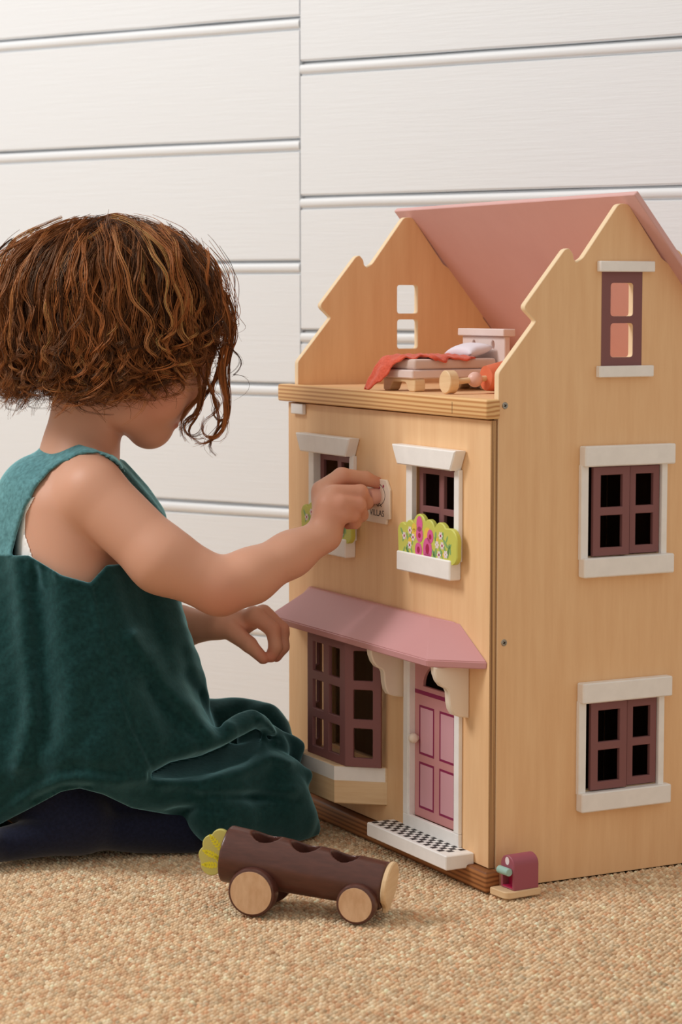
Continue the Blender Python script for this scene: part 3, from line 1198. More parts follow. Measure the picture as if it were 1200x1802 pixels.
for x, r, w, yo in ((0.0, .0228, .013, .0262), (.0996, .0186, .0115, .0248)):
    for s in (-1, 1):
        wheel(x, s * yo, r, w, s)
    tube('axle', [(x, -.020, r), (x, .020, r)], .0035, M['log'], car)
# pale face plate at the front
fo = [(0.0225 * math.sin(R(a)), .0315 + .0215 * math.cos(R(a))) for a in range(-125, 126, 10)]
fo = fo[::-1]
fo += [(-.0140, .0165), (-.0075, .0115), (-.0065, .0068), (.0065, .0068), (.0075, .0115), (.0140, .0165)]
tx = math.tan(math.asin((.0500 - .0308) / .155))
plate('face_plate', fo, [], 0.0, .0052, lambda a, b, t: (.1208 + t + (b - .031) * tx, a, b), M['natural'], car, .0012)
# scalloped leaf tail
M['taill'] = mat_new('olive_leaf_paint', rgb(198, 190, 104), 0.55)
M['tailp'] = mat_new('lemon_print', rgb(226, 214, 40), 0.55)
lobes = [(-.050, .0385, .0105), (-.0535, .0470, .0090), (-.0490, .0575, .0095), (-.0405, .0640, .0090), (-.0380, .0500, .0180)]
cx_, cz_ = -.040, .0490
out = []
for a in range(60, 301, 4):
    d = Vector((math.cos(R(a)), math.sin(R(a))))
    best = 0
    for lx, lz_, lr in lobes:
        m = Vector((lx - cx_, lz_ - cz_))
        b_2 = m.dot(d)
        disc = lr * lr - (m.length_squared - b_2 * b_2)
        if disc > 0:
            best = max(best, b_2 + math.sqrt(disc))
    out.append((cx_ + d.x * best, cz_ + d.y * best))
out = [p for p in out if p[0] < -.0335] + [(-.0335, .0300), (-.0335, .0700)]
out = sorted(out[:-2], key=lambda p: math.atan2(p[1] - cz_, p[0] - cx_) % (2 * math.pi)) + [(-.0335, .0310), (-.0335, .0690)]
tail = plate('leaf_tail', out, [], -.0022, .0022, FRONT, M['taill'], car, .0008)
fr_ = []
for bx, bz, ang_, ln in ((-.0440, .0385, 182, .013), (-.0440, .0465, 160, .013), (-.0400, .0540, 130, .015), (-.0370, .0420, 150, .008)):
    dx, dz = math.cos(R(ang_)), math.sin(R(ang_))
    for k in range(5):
        px, pz = bx + dx * ln * k / 5, bz + dz * ln * k / 5
        for sg in (-1, 1):
            aa = R(ang_ + sg * 48)
            l2 = .0046 * (1 - .45 * abs(k - 1.5) / 3)
            fr_.append(petal(px + math.cos(aa) * l2 * .5, pz + math.sin(aa) * l2 * .5, l2 * .55, .0011, aa, 8))
    fr_.append(petal(bx + dx * ln, bz + dz * ln, .0026, .0013, R(ang_), 8))
flat_print('leaf_print', fr_, -.00226, FRONT, M['tailp'], tail)

# ------------------------------------------------------------------ the child
# modelled in a frame about the child: x right, y down, z away from the camera's first position, one unit = 1/1688 m
ZD, ZS = 2.37, 1688.0
CPI, SPI = math.cos(PITCH), math.sin(PITCH)


def q2w(q):
    q = np.asarray(q, np.float64)
    d = ZD + q[..., 2] / ZS
    X = d * (q[..., 0] - 600) / FPX
    Yc = d * (901 - q[..., 1]) / FPX
    return np.stack([X, Yc * SPI + d * CPI, CAM_H + Yc * CPI - d * SPI], -1)


def floor_y(z):
    return 523.6 + 2288.0 / (ZD + z / ZS)


f32 = np.float32


def torso_sd(q):
    d = cone(q, (118, 905, -50), (120, 1150, -58), 88, 98)
    d = smin(d, cone(q, (92, 905, 50), (92, 1150, 58), 88, 98), 40)
    d = smin(d, cone(q, (95, 1180, 0), (70, 1330, 0), 100, 105), 50)
    d = smin(d, cone(q, (143, 800, 0), (163, 868, -118), 54, 58), 30)
    d = smin(d, cone(q, (135, 800, 8), (92, 868, 122), 54, 58), 30)
    d = smin(d, cone(q, (75, 1370, -62), (60, 1370, 60), 88, 88), 40)
    return d


def legs_sd(q):
    r = cone(q, (78, 1375, -64), (495, 1428, 42), 80, 47)
    r = smin(r, cone(q, (495, 1434, 40), (330, 1462, -30), 44, 46), 14)
    r = smin(r, cone(q, (330, 1462, -30), (165, 1462, -100), 46, 30), 14)
    heel = ell(q, (140, 1440, -112), (48, 52, 40))
    foot = cone(q, (125, 1462, -112), (-90, 1505, -168), 38, 21)
    foot = smin(foot, cone(q, (-20, 1490, -165), (-120, 1512, -176), 24, 15), 14)
    r = smin(r, smin(heel, foot, 34), 26)
    l = cone(q, (62, 1375, 66), (450, 1316, 168), 78, 46)
    l = smin(l, cone(q, (450, 1330, 168), (250, 1420, 130), 44, 44), 14)
    l = smin(l, cone(q, (250, 1420, 130), (60, 1440, 95), 44, 28), 14)
    l = smin(l, cone(q, (60, 1440, 95), (-110, 1465, 60), 34, 18), 20)
    return smin(r, l, 14)


def head_sd(q):
    d = ell(q, (226, 560, 0), (158, 160, 120))
    d = smin(d, ell(q, (262, 655, 0), (96, 104, 92)), 40)
    for s in (-1, 1):
        d = smin(d, ell(q, (268, 700, s * 48), (50, 48, 44)), 26)          # cheeks
        d = smin(d, cone(q, (222, 722, s * 50), (262, 748, s * 14), 34, 34), 22)   # jaw
    d = smin(d, ell(q, (264, 753, 0), (36, 34, 34)), 18)                   # chin
    d = smin(d, cone(q, (352, 655, 0), (343, 692, 0), 9, 11), 16)          # nose
    for s in (-1, 1):
        d = smin(d, ell(q, (334, 697, s * 11), (10, 8, 8)), 6)
        d = smax(d, -ell(q, (353, 652, s * 40), (16, 13, 20)), 14)         # eye hollows
        d = smin(d, ell(q, (337, 653, s * 40), (15, 14, 15)), 3)           # lowered lids
        d = smin(d, cone(q, (362, 632, s * 20), (345, 634, s * 62), 7, 5), 10)     # brows
        ear = smax(ell(q, (208, 640, s * 116), (24, 40, 14)), -ell(q, (210, 642, s * 130), (13, 26, 12)), 4)
        d = smin(d, ear, 6)
    d = smin(d, ell(q, (312, 722, 0), (14, 14, 28)), 10)
    d = smin(d, ell(q, (313, 734, 0), (11, 6.5, 21)), 3)                   # upper lip
    d = smin(d, ell(q, (304, 748, 0), (11, 7, 18)), 3)                     # lower lip
    d = smax(d, -cone(q, (324, 741, -18), (324, 741, 18), 3.2, 3.2), 3)
    d = smin(d, cone(q, (158, 680, 0), (141, 800, 0), 60, 66), 22)         # neck
    return d


def within(q, c, rad, fn):
    """evaluate fn only near c; farther away a safe lower bound is enough"""
    r2 = np.sqrt(((q - np.asarray(c, f32)) ** 2).sum(1))
    out = (r2 - rad * .75).astype(f32)
    m = r2 < rad
    if m.any():
        out[m] = fn(q[m])
    return out


def finger(q, pts, rs):
    d = chain(q, pts, rs)
    for i in range(1, len(pts) - 1):                                       # knuckle swell
        d = smin(d, np.sqrt(((q - np.asarray(pts[i], f32)) ** 2).sum(1)) - rs[i] * 1.06, 4)
    return d


RF = [  # right hand: index, middle, ring, little
    ([(566, 862, -72), (601, 838, -62), (643, 842, -42), (667, 851, -30)], [17, 15, 12.5, 10.5]),
    ([(588, 868, -98), (634, 867, -84), (644, 884, -52), (630, 894, -36)], [16, 14, 12.5, 11]),
    ([(601, 886, -112), (631, 889, -98), (636, 906, -66), (621, 911, -48)], [15.5, 13.5, 12, 10.5]),
    ([(605, 906, -110), (622, 907, -100), (625, 920, -76), (612, 923, -62)], [13, 11.5, 10.5, 9])]
LF = [  # left hand hangs with curled fingers
    ([(448, 1083, 66), (480, 1108, 58), (485, 1138, 56), (477, 1156, 58)], [16, 13.5, 12, 10.5]),
    ([(463, 1079, 88), (495, 1108, 82), (497, 1138, 80), (486, 1155, 80)], [16, 13.5, 12, 10.5]),
    ([(470, 1084, 110), (496, 1114, 104), (495, 1140, 102), (485, 1153, 100)], [15, 13, 11.5, 10]),
    ([(470, 1092, 130), (488, 1117, 126), (486, 1136, 122), (478, 1146, 120)], [13, 11, 10, 9])]


def right_hand(q):
    palm = cone(q, (571, 942, -98), (582, 892, -96), 28, 30)
    palm = smin(palm, cone(q, (568, 866, -74), (606, 902, -108), 18, 14), 20)
    palm = smin(palm, cone(q, (575, 925, -84), (570, 880, -72), 24, 20), 14)
    hand = None
    for p, r in RF:
        f = finger(q, p, r)
        hand = f if hand is None else smin(hand, f, 2.5)
    thumb = finger(q, [(580, 915, -60), (612, 898, -34), (648, 886, -20)], [17, 13.5, 11])
    hand = smin(hand, thumb, 3)
    return smin(palm, hand, 7)


def left_hand(q):
    palm = cone(q, (384, 1100, 80), (424, 1096, 90), 24, 24)
    palm = smin(palm, cone(q, (447, 1085, 70), (470, 1092, 126), 17, 14), 18)
    hand = None
    for p, r in LF:
        f = finger(q, p, r)
        hand = f if hand is None else smin(hand, f, 2.5)
    thumb = finger(q, [(402, 1106, 68), (438, 1134, 54), (463, 1159, 52)], [19, 14, 10.5])
    hand = smin(hand, thumb, 3)
    return smin(palm, hand, 7)


def arms_sd(q):
    d = cone(q, (163, 868, -118), (285, 985, -165), 60, 57)
    d = smin(d, cone(q, (285, 985, -165), (386, 1033, -160), 57, 49), 24)
    d = smin(d, cone(q, (386, 1033, -160), (440, 1014, -150), 49, 47), 16)
    d = smin(d, cone(q, (440, 1014, -150), (512, 975, -122), 46, 38), 20)
    d = smin(d, cone(q, (512, 975, -122), (571, 941, -98), 38, 29), 20)
    d = smin(d, within(q, (605, 895, -70), 170, right_hand), 12)
    l = cone(q, (92, 868, 122), (235, 1085, 168), 58, 44)
    l = smin(l, cone(q, (235, 1085, 168), (310, 1104, 118), 44, 37), 20)
    l = smin(l, cone(q, (310, 1104, 118), (384, 1100, 80), 36, 24), 20)
    l = smin(l, within(q, (440, 1120, 85), 170, left_hand), 10)
    return np.minimum(d, l)


def body_sd(q):
    d = smin(torso_sd(q), legs_sd(q), 24)
    d = smin(d, within(q, (240, 650, 0), 340, head_sd), 26)
    d = smin(d, arms_sd(q), 15)
    return smax(d, q[:, 1] - (floor_y(q[:, 2]) - 2.5), 4)


V, F = surface(body_sd, (-190, 370, -260), (700, 1560, 270), 3.0)
V = relax(V, F, 2, .5)


def spot(V, c, r):
    return np.exp(-(((V - np.asarray(c)) / np.asarray(r)) ** 2).sum(1))


sk = np.tile(np.array(rgb(212, 160, 134)[:3]), (len(V), 1))
red = np.array(rgb(196, 104, 82)[:3])
lipc = np.array(rgb(186, 84, 78)[:3])


def tint(sk, w, c):
    w = np.clip(w, 0, 1)[:, None]
    return sk * (1 - w) + c * w


for c, r, w in [((270, 700, -80), (55, 40, 60), .35), ((270, 700, 80), (55, 40, 60), .35), ((390, 1060, -185), (60, 45, 60), .35), ((345, 695, 0), (20, 16, 22), .35)]:
    sk = tint(sk, w * spot(V, c, r), red)
for p, r in RF + LF:
    sk = tint(sk, .60 * spot(V, p[-1], (17, 15, 17)), red)
    sk = tint(sk, .28 * spot(V, p[1], (17, 15, 17)), red)
for c in ((463, 1159, 52), (648, 886, -20)):
    sk = tint(sk, .5 * spot(V, c, (18, 16, 18)), red)
sk = tint(sk, .28 * spot(V, (600, 890, -100), (40, 40, 60)), red)
sk = tint(sk, .28 * spot(V, (450, 1110, 80), (50, 40, 60)), red)
sk = tint(sk, spot(V, (313, 734, 0), (11, 7, 22)) * 1.2, lipc)
sk = tint(sk, spot(V, (304, 748, 0), (10, 6, 19)) * 1.2, lipc)
for s in (-1, 1):
    lash = np.exp(-((V[:, 1] - 662) / 2.2) ** 2) * (np.abs(V[:, 0] - 342) < 14) * (np.abs(V[:, 2] - s * 41) < 16)
    sk = tint(sk, .9 * lash, np.array(rgb(60, 34, 22)[:3]))
    brow = np.exp(-((V[:, 1] - 630 - .05 * np.abs(V[:, 2])) / 5) ** 2) * (V[:, 0] > 335) * (np.abs(V[:, 2] - s * 42) < 24)
    sk = tint(sk, .65 * brow, np.array(rgb(96, 56, 34)[:3]))
m_skin = mat_new('skin', rgb(212, 160, 134), 0.5, 0.35)
attr_color(m_skin)
pb_ = m_skin.node_tree.nodes['Principled BSDF']
pb_.inputs['Subsurface Weight'].default_value = 0.12
pb_.inputs['Subsurface Radius'].default_value = (1.0, 0.35, 0.2)
pb_.inputs['Subsurface Scale'].default_value = 0.006
me = np_mesh('person', q2w(V), F[:, ::-1])
vcol(me, sk)
child = link('person', me, m_skin)
tag(child, 'young child with curly auburn hair in a teal dress kneeling and reaching to the dollhouse', 'person')


def wear(name, sd, lo, hi, h, mat, it=2):
    V, F = surface(sd, lo, hi, h)
    V = relax(V, F, it, .5)
    return link(name, np_mesh(name, q2w(V), F[:, ::-1]), mat, child), V


# navy tights over both legs
def tights_sd(q):
    d = legs_sd(q) - 2.2
    d = smin(d, cone(q, (78, 1370, -62), (62, 1370, 60), 90, 90), 30)
    d = smax(d, 1290 - q[:, 1], 3)
    return smax(d, q[:, 1] - (floor_y(q[:, 2]) - 1.5), 5)


m_tights = grain(mat_new('navy_knit', (0.01, 0.015, 0.05, 1), 0.9, 0.15), rgb(18, 23, 44), rgb(25, 31, 55), (1, 1, 1), 300, 3, bump=.25, bump_d=.001)
m_tights.node_tree.nodes['Principled BSDF'].inputs['Sheen Weight'].default_value = 0.25
wear('tights', tights_sd, (-190, 1270, -260), (620, 1560, 270), 4.0, m_tights)

# dress
STROKES = [  # relief of the near cloth: points, height (+ ridge, - valley), width
    ([(30, 990), (45, 1150), (55, 1260), (35, 1345)], 9, 17),
    ([(66, 1020), (82, 1150), (84, 1300)], -7, 20),
    ([(105, 1030), (122, 1160), (126, 1290)], 4, 22),
    ([(160, 1035), (185, 1150), (222, 1270), (262, 1352)], 1.2, 4),
    ([(166, 1035), (191, 1150), (228, 1270), (268, 1350)], -1.3, 4),
    ([(236, 1120), (268, 1165), (290, 1210), (338, 1250), (372, 1288)], 9, 18),
    ([(322, 1190), (358, 1245), (384, 1284)], -8, 13),
    ([(262, 1210), (310, 1275), (350, 1300)], -5, 18),
    ([(318, 1150), (352, 1230), (382, 1285)], -6, 16),
    ([(460, 1266), (490, 1292), (524, 1312)], 6, 6),
    ([(462, 1290), (480, 1316), (520, 1328)], -12, 10),
    ([(290, 1380), (350, 1374), (420, 1362), (480, 1332), (510, 1340)], 9, 13),
    ([(350, 1392), (440, 1386), (520, 1390)], 4, 8),
    ([(330, 1400), (430, 1402), (520, 1410)], -4, 9),
    ([(352, 1388), (376, 1420), (380, 1478)], 2.5, 3.5),
    ([(300, 1436), (350, 1420), (400, 1428)], -3, 9),
    ([(-10, 1442), (60, 1388), (130, 1366), (205, 1376), (262, 1368)], 5, 12),
    ([(-10, 1424), (60, 1372), (130, 1352), (205, 1362)], -4, 11),
    ([(60, 1408), (110, 1384), (160, 1384)], -5, 5),
    ([(92, 985), (100, 1020)], 3, 5), ([(70, 985), (76, 1030)], 3, 5), ([(50, 985), (52, 1030)], 3, 5),
    ([(150, 780), (210, 806), (262, 862)], -4, 4), ([(140, 792), (200, 806), (250, 860), (292, 912)], 3, 5),
]
HOLE = [(128, 806), (150, 798), (172, 797), (206, 816), (246, 864), (296, 926), (300, 990), (188, 994), (158, 1026), (108, 1012), (50, 977), (20, 978), (31, 935), (45, 892), (69, 850), (88, 827)]
HOLE_V = [(140, 815), (206, 820), (296, 926), (300, 990), (158, 1026), (108, 1012), (62, 990), (44, 940), (46, 905), (72, 856)]
FLOORCUT = [(-220, 1540), (-220, 1500), (-60, 1474), (0, 1450), (62, 1418), (108, 1393), (140, 1387), (182, 1398), (232, 1422), (300, 1434), (330, 1462), (356, 1490), (376, 1600), (-220, 1600)]


def dress_base(q):
    x, y, z = q[:, 0], q[:, 1], q[:, 2]
    d = cone(q, (116, 905, -48), (150, 1330, -78), 96, 140)
    d = smin(d, cone(q, (88, 905, 50), (110, 1330, 70), 96, 140), 40)
    d = smin(d, cone(q, (196, 935, 20), (238, 1290, 0), 84, 148), 40)
    d = smin(d, cone(q, (76, 880, 0), (10, 1340, -20), 80, 165), 40)
    d = smin(d, cone(q, (143, 803, 0), (163, 868, -112), 58, 62), 24)
    d = smin(d, cone(q, (135, 803, 8), (92, 868, 118), 58, 62), 24)
    d = smin(d, cone(q, (205, 850, 40), (236, 912, 52), 44, 56), 26)
    lap = cone(q, (120, 1335, -50), (482, 1402, 34), 146, 58)
    lap = smin(lap, cone(q, (480, 1400, 30), (505, 1440, 52), 58, 52), 20)
    lap = smin(lap, cone(q, (60, 1330, 80), (452, 1298, 160), 130, 64), 26)
    lap = smin(lap, cone(q, (440, 1290, 150), (485, 1330, 160), 50, 44), 20)
    d = smin(d, lap, 26)
    # skirt spread over the floor in front of the thigh, and the heavy folds across the lap
    hem = cone(q, (372, 1436, -76), (520, 1442, 38), 46, 36)
    hem = smin(hem, cone(q, (505, 1436, 52), (540, 1462, 72), 46, 22), 16)
    d = smin(d, hem, 20)
    fa = chain(q, [(225, 1362, -120), (330, 1312, -104), (398, 1290, -56), (440, 1270, -8), (458, 1284, 12), (468, 1308, 22), (474, 1336, 24)], [20, 32, 28, 20, 17, 15, 12])
    fb = chain(q, [(255, 1399, -120), (360, 1400, -92), (432, 1372, -40), (492, 1336, 22), (532, 1366, 48)], [16, 26, 27, 24, 18])
    fc = chain(q, [(455, 1272, 14), (494, 1296, 66), (524, 1314, 108)], [12, 9, 10])
    d = smin(d, fc, 14)
    d = smin(d, cone(q, (452, 1302, 60), (500, 1338, 100), 32, 26), 18)
    d = smin(d, cone(q, (430, 1318, -8), (486, 1326, 48), 24, 26), 18)
    va = chain(q, [(262, 1366, -160), (335, 1358, -126), (412, 1336, -78), (470, 1304, -20)], [9, 19, 19, 12])
    d = smin(d, fa, 16)
    d = smin(d, fb, 16)
    return smax(d, -va, 12)


def dress_sd(q):
    x, y, z = q[:, 0], q[:, 1], q[:, 2]
    d = dress_base(q)
    near = np.clip((60 - z) / 60, 0, 1)
    sel = np.abs(d) < 60
    if sel.any():
        xs, ys, ns = x[sel], y[sel], near[sel]
        ad = np.zeros(xs.shape, f32)
        for p, a, w in STROKES:
            pp = np.array(p)
            if xs.max() < pp[:, 0].min() - 3 * w or xs.min() > pp[:, 0].max() + 3 * w:
                continue
            ad += 1.5 * a * np.exp(-(line2d(xs, ys, p) / w) ** 2) * ns
        d = d.copy()
        d[sel] -= ad
    low = np.clip((y - 950) / 300, 0, 1)
    d = d - low * (2.6 * np.sin(x * .031 + z * .043 + 1.3 * np.sin(y * .012)) + 1.6 * np.sin(x * .083 - z * .05 + y * .02))
    d = d - 1.1 * np.sin(x * .11 + y * .06) * np.sin(y * .09 - z * .07) * np.clip((y - 820) / 80, .0, 1)
    shell = d
    hole = np.maximum(poly2d(x, y, HOLE), z - 2)
    hole = hole + 1.5 * np.sin((x + y) * .42) * np.exp(-((y - 830) / 60) ** 2)
    shell = shell - 2.6 * np.exp(-((hole - 6) / 4) ** 2) * np.clip((20 - z) / 20, 0, 1)
    d = smax(shell, -hole, 2.5)
    # deep pocket under the bloused skirt front, above the cloth over the thigh
    yu = np.interp(x, [262, 300, 352, 404, 450, 462], [1362, 1341, 1330, 1308, 1282, 1290])
    yl = np.interp(x, [262, 316, 378, 436, 462], [1370, 1370, 1360, 1338, 1312])
    fr = np.clip((yl - y) / (yl - yu), 0, 1)
    pk = np.maximum(np.maximum(yu - y, y - yl) * .9, np.maximum(266 - x, x - 458))
    zl = np.interp(x, [262, 300, 360, 440, 460], [-142, -116, -84, -28, -8]) + 74 * fr
    d = smax(d, -np.maximum(pk, (z - zl) * .6), 14)
    # far armhole, neckline, hem over the near leg, floor
    far = np.maximum(poly2d(x, y, [(60, 810), (160, 800), (190, 900), (150, 1000), (40, 980), (20, 880)]), 60 - z)
    d = smax(d, -far, 2.5)
    nl = np.interp(x, [-60, 20, 45, 75, 105, 150, 205, 235, 262, 300, 340], [830, 806, 786, 770, 763, 774, 795, 827, 857, 912, 960])
    d = smax(d, nl - y, 3)
    cut = np.maximum(poly2d(x, y, FLOORCUT), z - 40)
    d = smax(d, -cut, 2.5)
    return smax(d, y - (floor_y(z) - 2), 3)


m_dress = mat_new('teal_corduroy', rgb(30, 70, 72), 0.85, 0.08)
b_ = m_dress.node_tree.nodes['Principled BSDF']
b_.inputs['Sheen Weight'].default_value = 0.0
b_.inputs['Sheen Roughness'].default_value = 0.4
b_.inputs['Sheen Tint'].default_value = rgb(140, 205, 215)
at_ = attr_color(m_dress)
nz_ = nd(m_dress, 'ShaderNodeTexNoise')
nz_.inputs['Scale'].default_value = 230.0
nz_.inputs['Detail'].default_value = 4.0
tc_ = nd(m_dress, 'ShaderNodeTexCoord')
lk(m_dress, tc_.outputs['Object'], nz_.inputs['Vector'])
mr_ = nd(m_dress, 'ShaderNodeMapRange')
mr_.inputs[1].default_value = .3
mr_.inputs[2].default_value = .7
mr_.inputs[3].default_value = .72
mr_.inputs[4].default_value = 1.28
lk(m_dress, nz_.outputs['Fac'], mr_.inputs[0])
mu_ = nd(m_dress, 'ShaderNodeVectorMath', operation='SCALE')
lk(m_dress, at_.outputs['Color'], mu_.inputs[0])
lk(m_dress, mr_.outputs[0], mu_.inputs['Scale'])
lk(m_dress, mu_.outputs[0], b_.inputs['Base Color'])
bp_d = nd(m_dress, 'ShaderNodeBump')
bp_d.inputs['Strength'].default_value = .22
bp_d.inputs['Distance'].default_value = .0012
lk(m_dress, nz_.outputs['Fac'], bp_d.inputs['Height'])
lk(m_dress, bp_d.outputs['Normal'], b_.inputs['Normal'])
last = b_.outputs[0]
for dist, colr, rgh in (('MICROFIBER', (.36, .76, .84, 1), .30), ('ASHIKHMIN', (.06, .13, .145, 1), .55)):
    sh_ = nd(m_dress, 'ShaderNodeBsdfSheen', distribution=dist)
    sh_.inputs['Color'].default_value = colr
    sh_.inputs['Roughness'].default_value = rgh
    lk(m_dress, bp_d.outputs['Normal'], sh_.inputs['Normal'])
    ad_ = nd(m_dress, 'ShaderNodeAddShader')
    lk(m_dress, last, ad_.inputs[0])
    lk(m_dress, sh_.outputs[0], ad_.inputs[1])
    last = ad_.outputs[0]
lk(m_dress, last, m_dress.node_tree.nodes['Material Output'].inputs['Surface'])
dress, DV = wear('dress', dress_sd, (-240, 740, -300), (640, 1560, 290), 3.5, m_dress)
# yoke tinted paler above the seam, deep teal skirt below
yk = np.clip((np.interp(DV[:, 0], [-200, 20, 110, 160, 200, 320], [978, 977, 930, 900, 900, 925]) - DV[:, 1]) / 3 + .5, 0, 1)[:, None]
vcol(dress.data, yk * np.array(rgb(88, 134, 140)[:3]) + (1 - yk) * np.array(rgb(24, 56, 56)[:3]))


def vest_sd(q):
    d = torso_sd(q) - 3.0
    d = np.maximum(d, -(d + 4.0))
    hole = np.maximum(poly2d(q[:, 0], q[:, 1], HOLE_V), q[:, 2] - 2)
    d = smax(d, -hole, 2)
    d = smax(d, 868 + .15 * np.abs(q[:, 0] - 100) - q[:, 1], 2)
    d = smax(d, q[:, 2] - 30, 2)
    return smax(d, q[:, 1] - 1080, 2)


wear('undershirt', vest_sd, (-40, 850, -220), (260, 1090, 40), 2.8, M['white'])

# ------------------------------------------------------------------ hair: clumped strands on guide locks
HCq = np.array([206.0, 556.0, 0.0])


def env(phi):
    """half width of the hair about the crown, per heading (0 = where the face looks, 90 = towards the camera)"""
    c, s = np.cos(phi), np.sin(phi)
    rx = np.where(c > 0, 196.0, 214.0)
    return 1.0 / np.sqrt((c / rx) ** 2 + (s / 158.0) ** 2)


PH = np.radians([-180, -120, -90, -60, -40, -25, 0, 25, 40, 55, 70, 90, 120, 150, 180])
BOT = np.array([712, 715, 715, 705, 690, 600, 585, 640, 668, 690, 708, 722, 724, 718, 712.0])
strands, scol, inner = [], [], []
FINE = [True]
NP = 34


def smooth_noise(n, k, r):
    c = r.normal(0, 1, k)
    return np.interp(np.linspace(0, k - 1, n), np.arange(k), c)


def lock_path(phi, th0, lay, r):
    """guide from the scalp over the crown and down to the bob"""
    bot = np.interp((phi + np.pi) % (2 * np.pi) - np.pi, PH, BOT) + r.normal(0, 9)
    E = env(phi) * lay
    top = 170.0 * lay
    n = 40
    arc = np.linspace(th0, np.pi / 2, 22)
    hor = np.sin(arc) * E
    ver = HCq[1] - np.cos(arc) * top
    yb = np.linspace(HCq[1], bot, n - 22 + 1)[1:]
    t = (yb - HCq[1]) / max(bot - HCq[1], 1)
    tuck = 1.0 + .035 * np.sin(t * np.pi) - .14 * t ** 3
    hor = np.concatenate([hor, E * tuck])
    ver = np.concatenate([ver, yb])
    s = np.linspace(0, 1, n)
    dphi = smooth_noise(n, 6, r) * .10 * s + r.normal(0, .17) * s
    ph = phi + dphi
    P = np.stack([HCq[0] + hor * np.cos(ph), ver, HCq[2] - hor * np.sin(ph)], 1)
    P += ((1 - s) ** 2)[:, None] * np.array([r.normal(-8, 24), abs(r.normal(0, 4)), r.normal(0, 22)])
    return P


def frame(P):
    T = np.gradient(P, axis=0)
    T /= np.linalg.norm(T, axis=1)[:, None] + 1e-9
    rad = P - (HCq + np.array([0, 40, 0]))
    N = rad - (rad * T).sum(1)[:, None] * T
    N /= np.linalg.norm(N, axis=1)[:, None] + 1e-9
    return T, N, np.cross(T, N)


def resample(P, n):
    L = np.concatenate([[0], np.cumsum(np.linalg.norm(np.diff(P, axis=0), axis=1))])
    u = np.linspace(0, L[-1], n)
    return np.stack([np.interp(u, L, P[:, i]) for i in range(3)], 1), L[-1]


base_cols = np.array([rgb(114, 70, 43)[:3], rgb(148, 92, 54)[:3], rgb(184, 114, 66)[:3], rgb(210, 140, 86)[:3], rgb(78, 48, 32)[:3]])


def add_lock(P, n_str, spread, wave, curl, r, width=.62, shade=None, tipcurl=1.0, fray=1.0, cutmin=.80):
    P, L = resample(P, NP)
    T, N, B = frame(P)
    s = np.linspace(0, 1, NP)
    ph0 = r.uniform(0, 6.28)
    wl = r.uniform(70, 110)
    k = 2 * np.pi * L / wl
    amp = wave * (.25 + .75 * s ** 1.2) + curl * np.clip((s - .62) / .38, 0, 1) ** 1.3
    kk = k * s + 1.7 * tipcurl * np.clip((s - .60) / .4, 0, 1) ** 1.6 * np.pi
    hand = r.choice([-1, 1])
    G = P + (np.cos(kk + ph0) * amp)[:, None] * N * .75 + (hand * np.sin(kk + ph0) * amp)[:, None] * B
    c0 = base_cols[r.choice(5, p=[.30, .28, .16, .07, .19])] if shade is None else np.array(shade)
    for i in range(n_str):
        a, rr = r.uniform(0, 6.28), spread * math.sqrt(r.uniform(0, 1))
        fan = (1.0 - .55 * s ** .8 + .30 * fray * np.clip((s - .75) / .25, 0, 1))
        tw = a + hand * 2.2 * s
        Q = G + (np.cos(tw) * rr * fan)[:, None] * N + (np.sin(tw) * rr * fan)[:, None] * B
        Q = Q + np.stack([smooth_noise(NP, 7, r) for _ in range(3)], 1) * (1.1 * min(fray, 2.0)) * (.3 + s)[:, None]
        cut = int(NP * r.uniform(cutmin, 1.0))
        Q, _ = resample(Q[:max(cut, 8)], NP)
        strands.append(Q)
        inner.append(not FINE[0])
        scol.append(c0 * np.exp(r.normal(0, .22)))
    return G


r = np.random.default_rng(11)
width0 = .62
FINE[0] = False
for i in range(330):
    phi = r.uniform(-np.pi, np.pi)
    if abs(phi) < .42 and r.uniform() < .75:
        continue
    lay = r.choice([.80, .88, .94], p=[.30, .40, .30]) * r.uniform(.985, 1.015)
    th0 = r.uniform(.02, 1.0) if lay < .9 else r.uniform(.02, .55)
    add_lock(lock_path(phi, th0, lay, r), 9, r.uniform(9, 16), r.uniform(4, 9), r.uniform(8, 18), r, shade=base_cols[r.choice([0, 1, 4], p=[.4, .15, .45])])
FINE[0] = True
# outer locks: tight wavy clumps that stand apart from each other
for i in range(230):
    phi = r.uniform(-np.pi, np.pi) if i < 90 else np.radians(r.uniform(20, 205))
    if abs(phi) < .42 and r.uniform() < .75:
        continue
    lay = r.uniform(.94, 1.045)
    add_lock(lock_path(phi, r.uniform(.02, .75), lay, r), 13, r.uniform(4, 9), r.uniform(9, 19), r.uniform(16, 34), r, tipcurl=r.uniform(.8, 1.6))
for i in range(46):
    phi = np.radians(r.uniform(60, 205))
    P0 = lock_path(phi, .5, r.uniform(.90, 1.03), r)
    add_lock(P0, 14, r.uniform(3, 5), r.uniform(4, 9), r.uniform(20, 32), r, tipcurl=r.uniform(1.8, 2.8), shade=base_cols[r.choice([1, 2, 3], p=[.4, .4, .2])], cutmin=.9)
for i in range(60):
    phi = np.radians(r.uniform(20, 200))
    P0 = lock_path(phi, r.uniform(.2, .8), r.uniform(.98, 1.06), r)
    tt = np.linspace(0, 1, len(P0))[:, None]
    P0 = P0 + tt * np.array([[r.normal(0, 42), r.normal(-22, 16), 0]])
    add_lock(P0, 9, r.uniform(3, 7), r.uniform(9, 18), r.uniform(14, 26), r, fray=1.6)
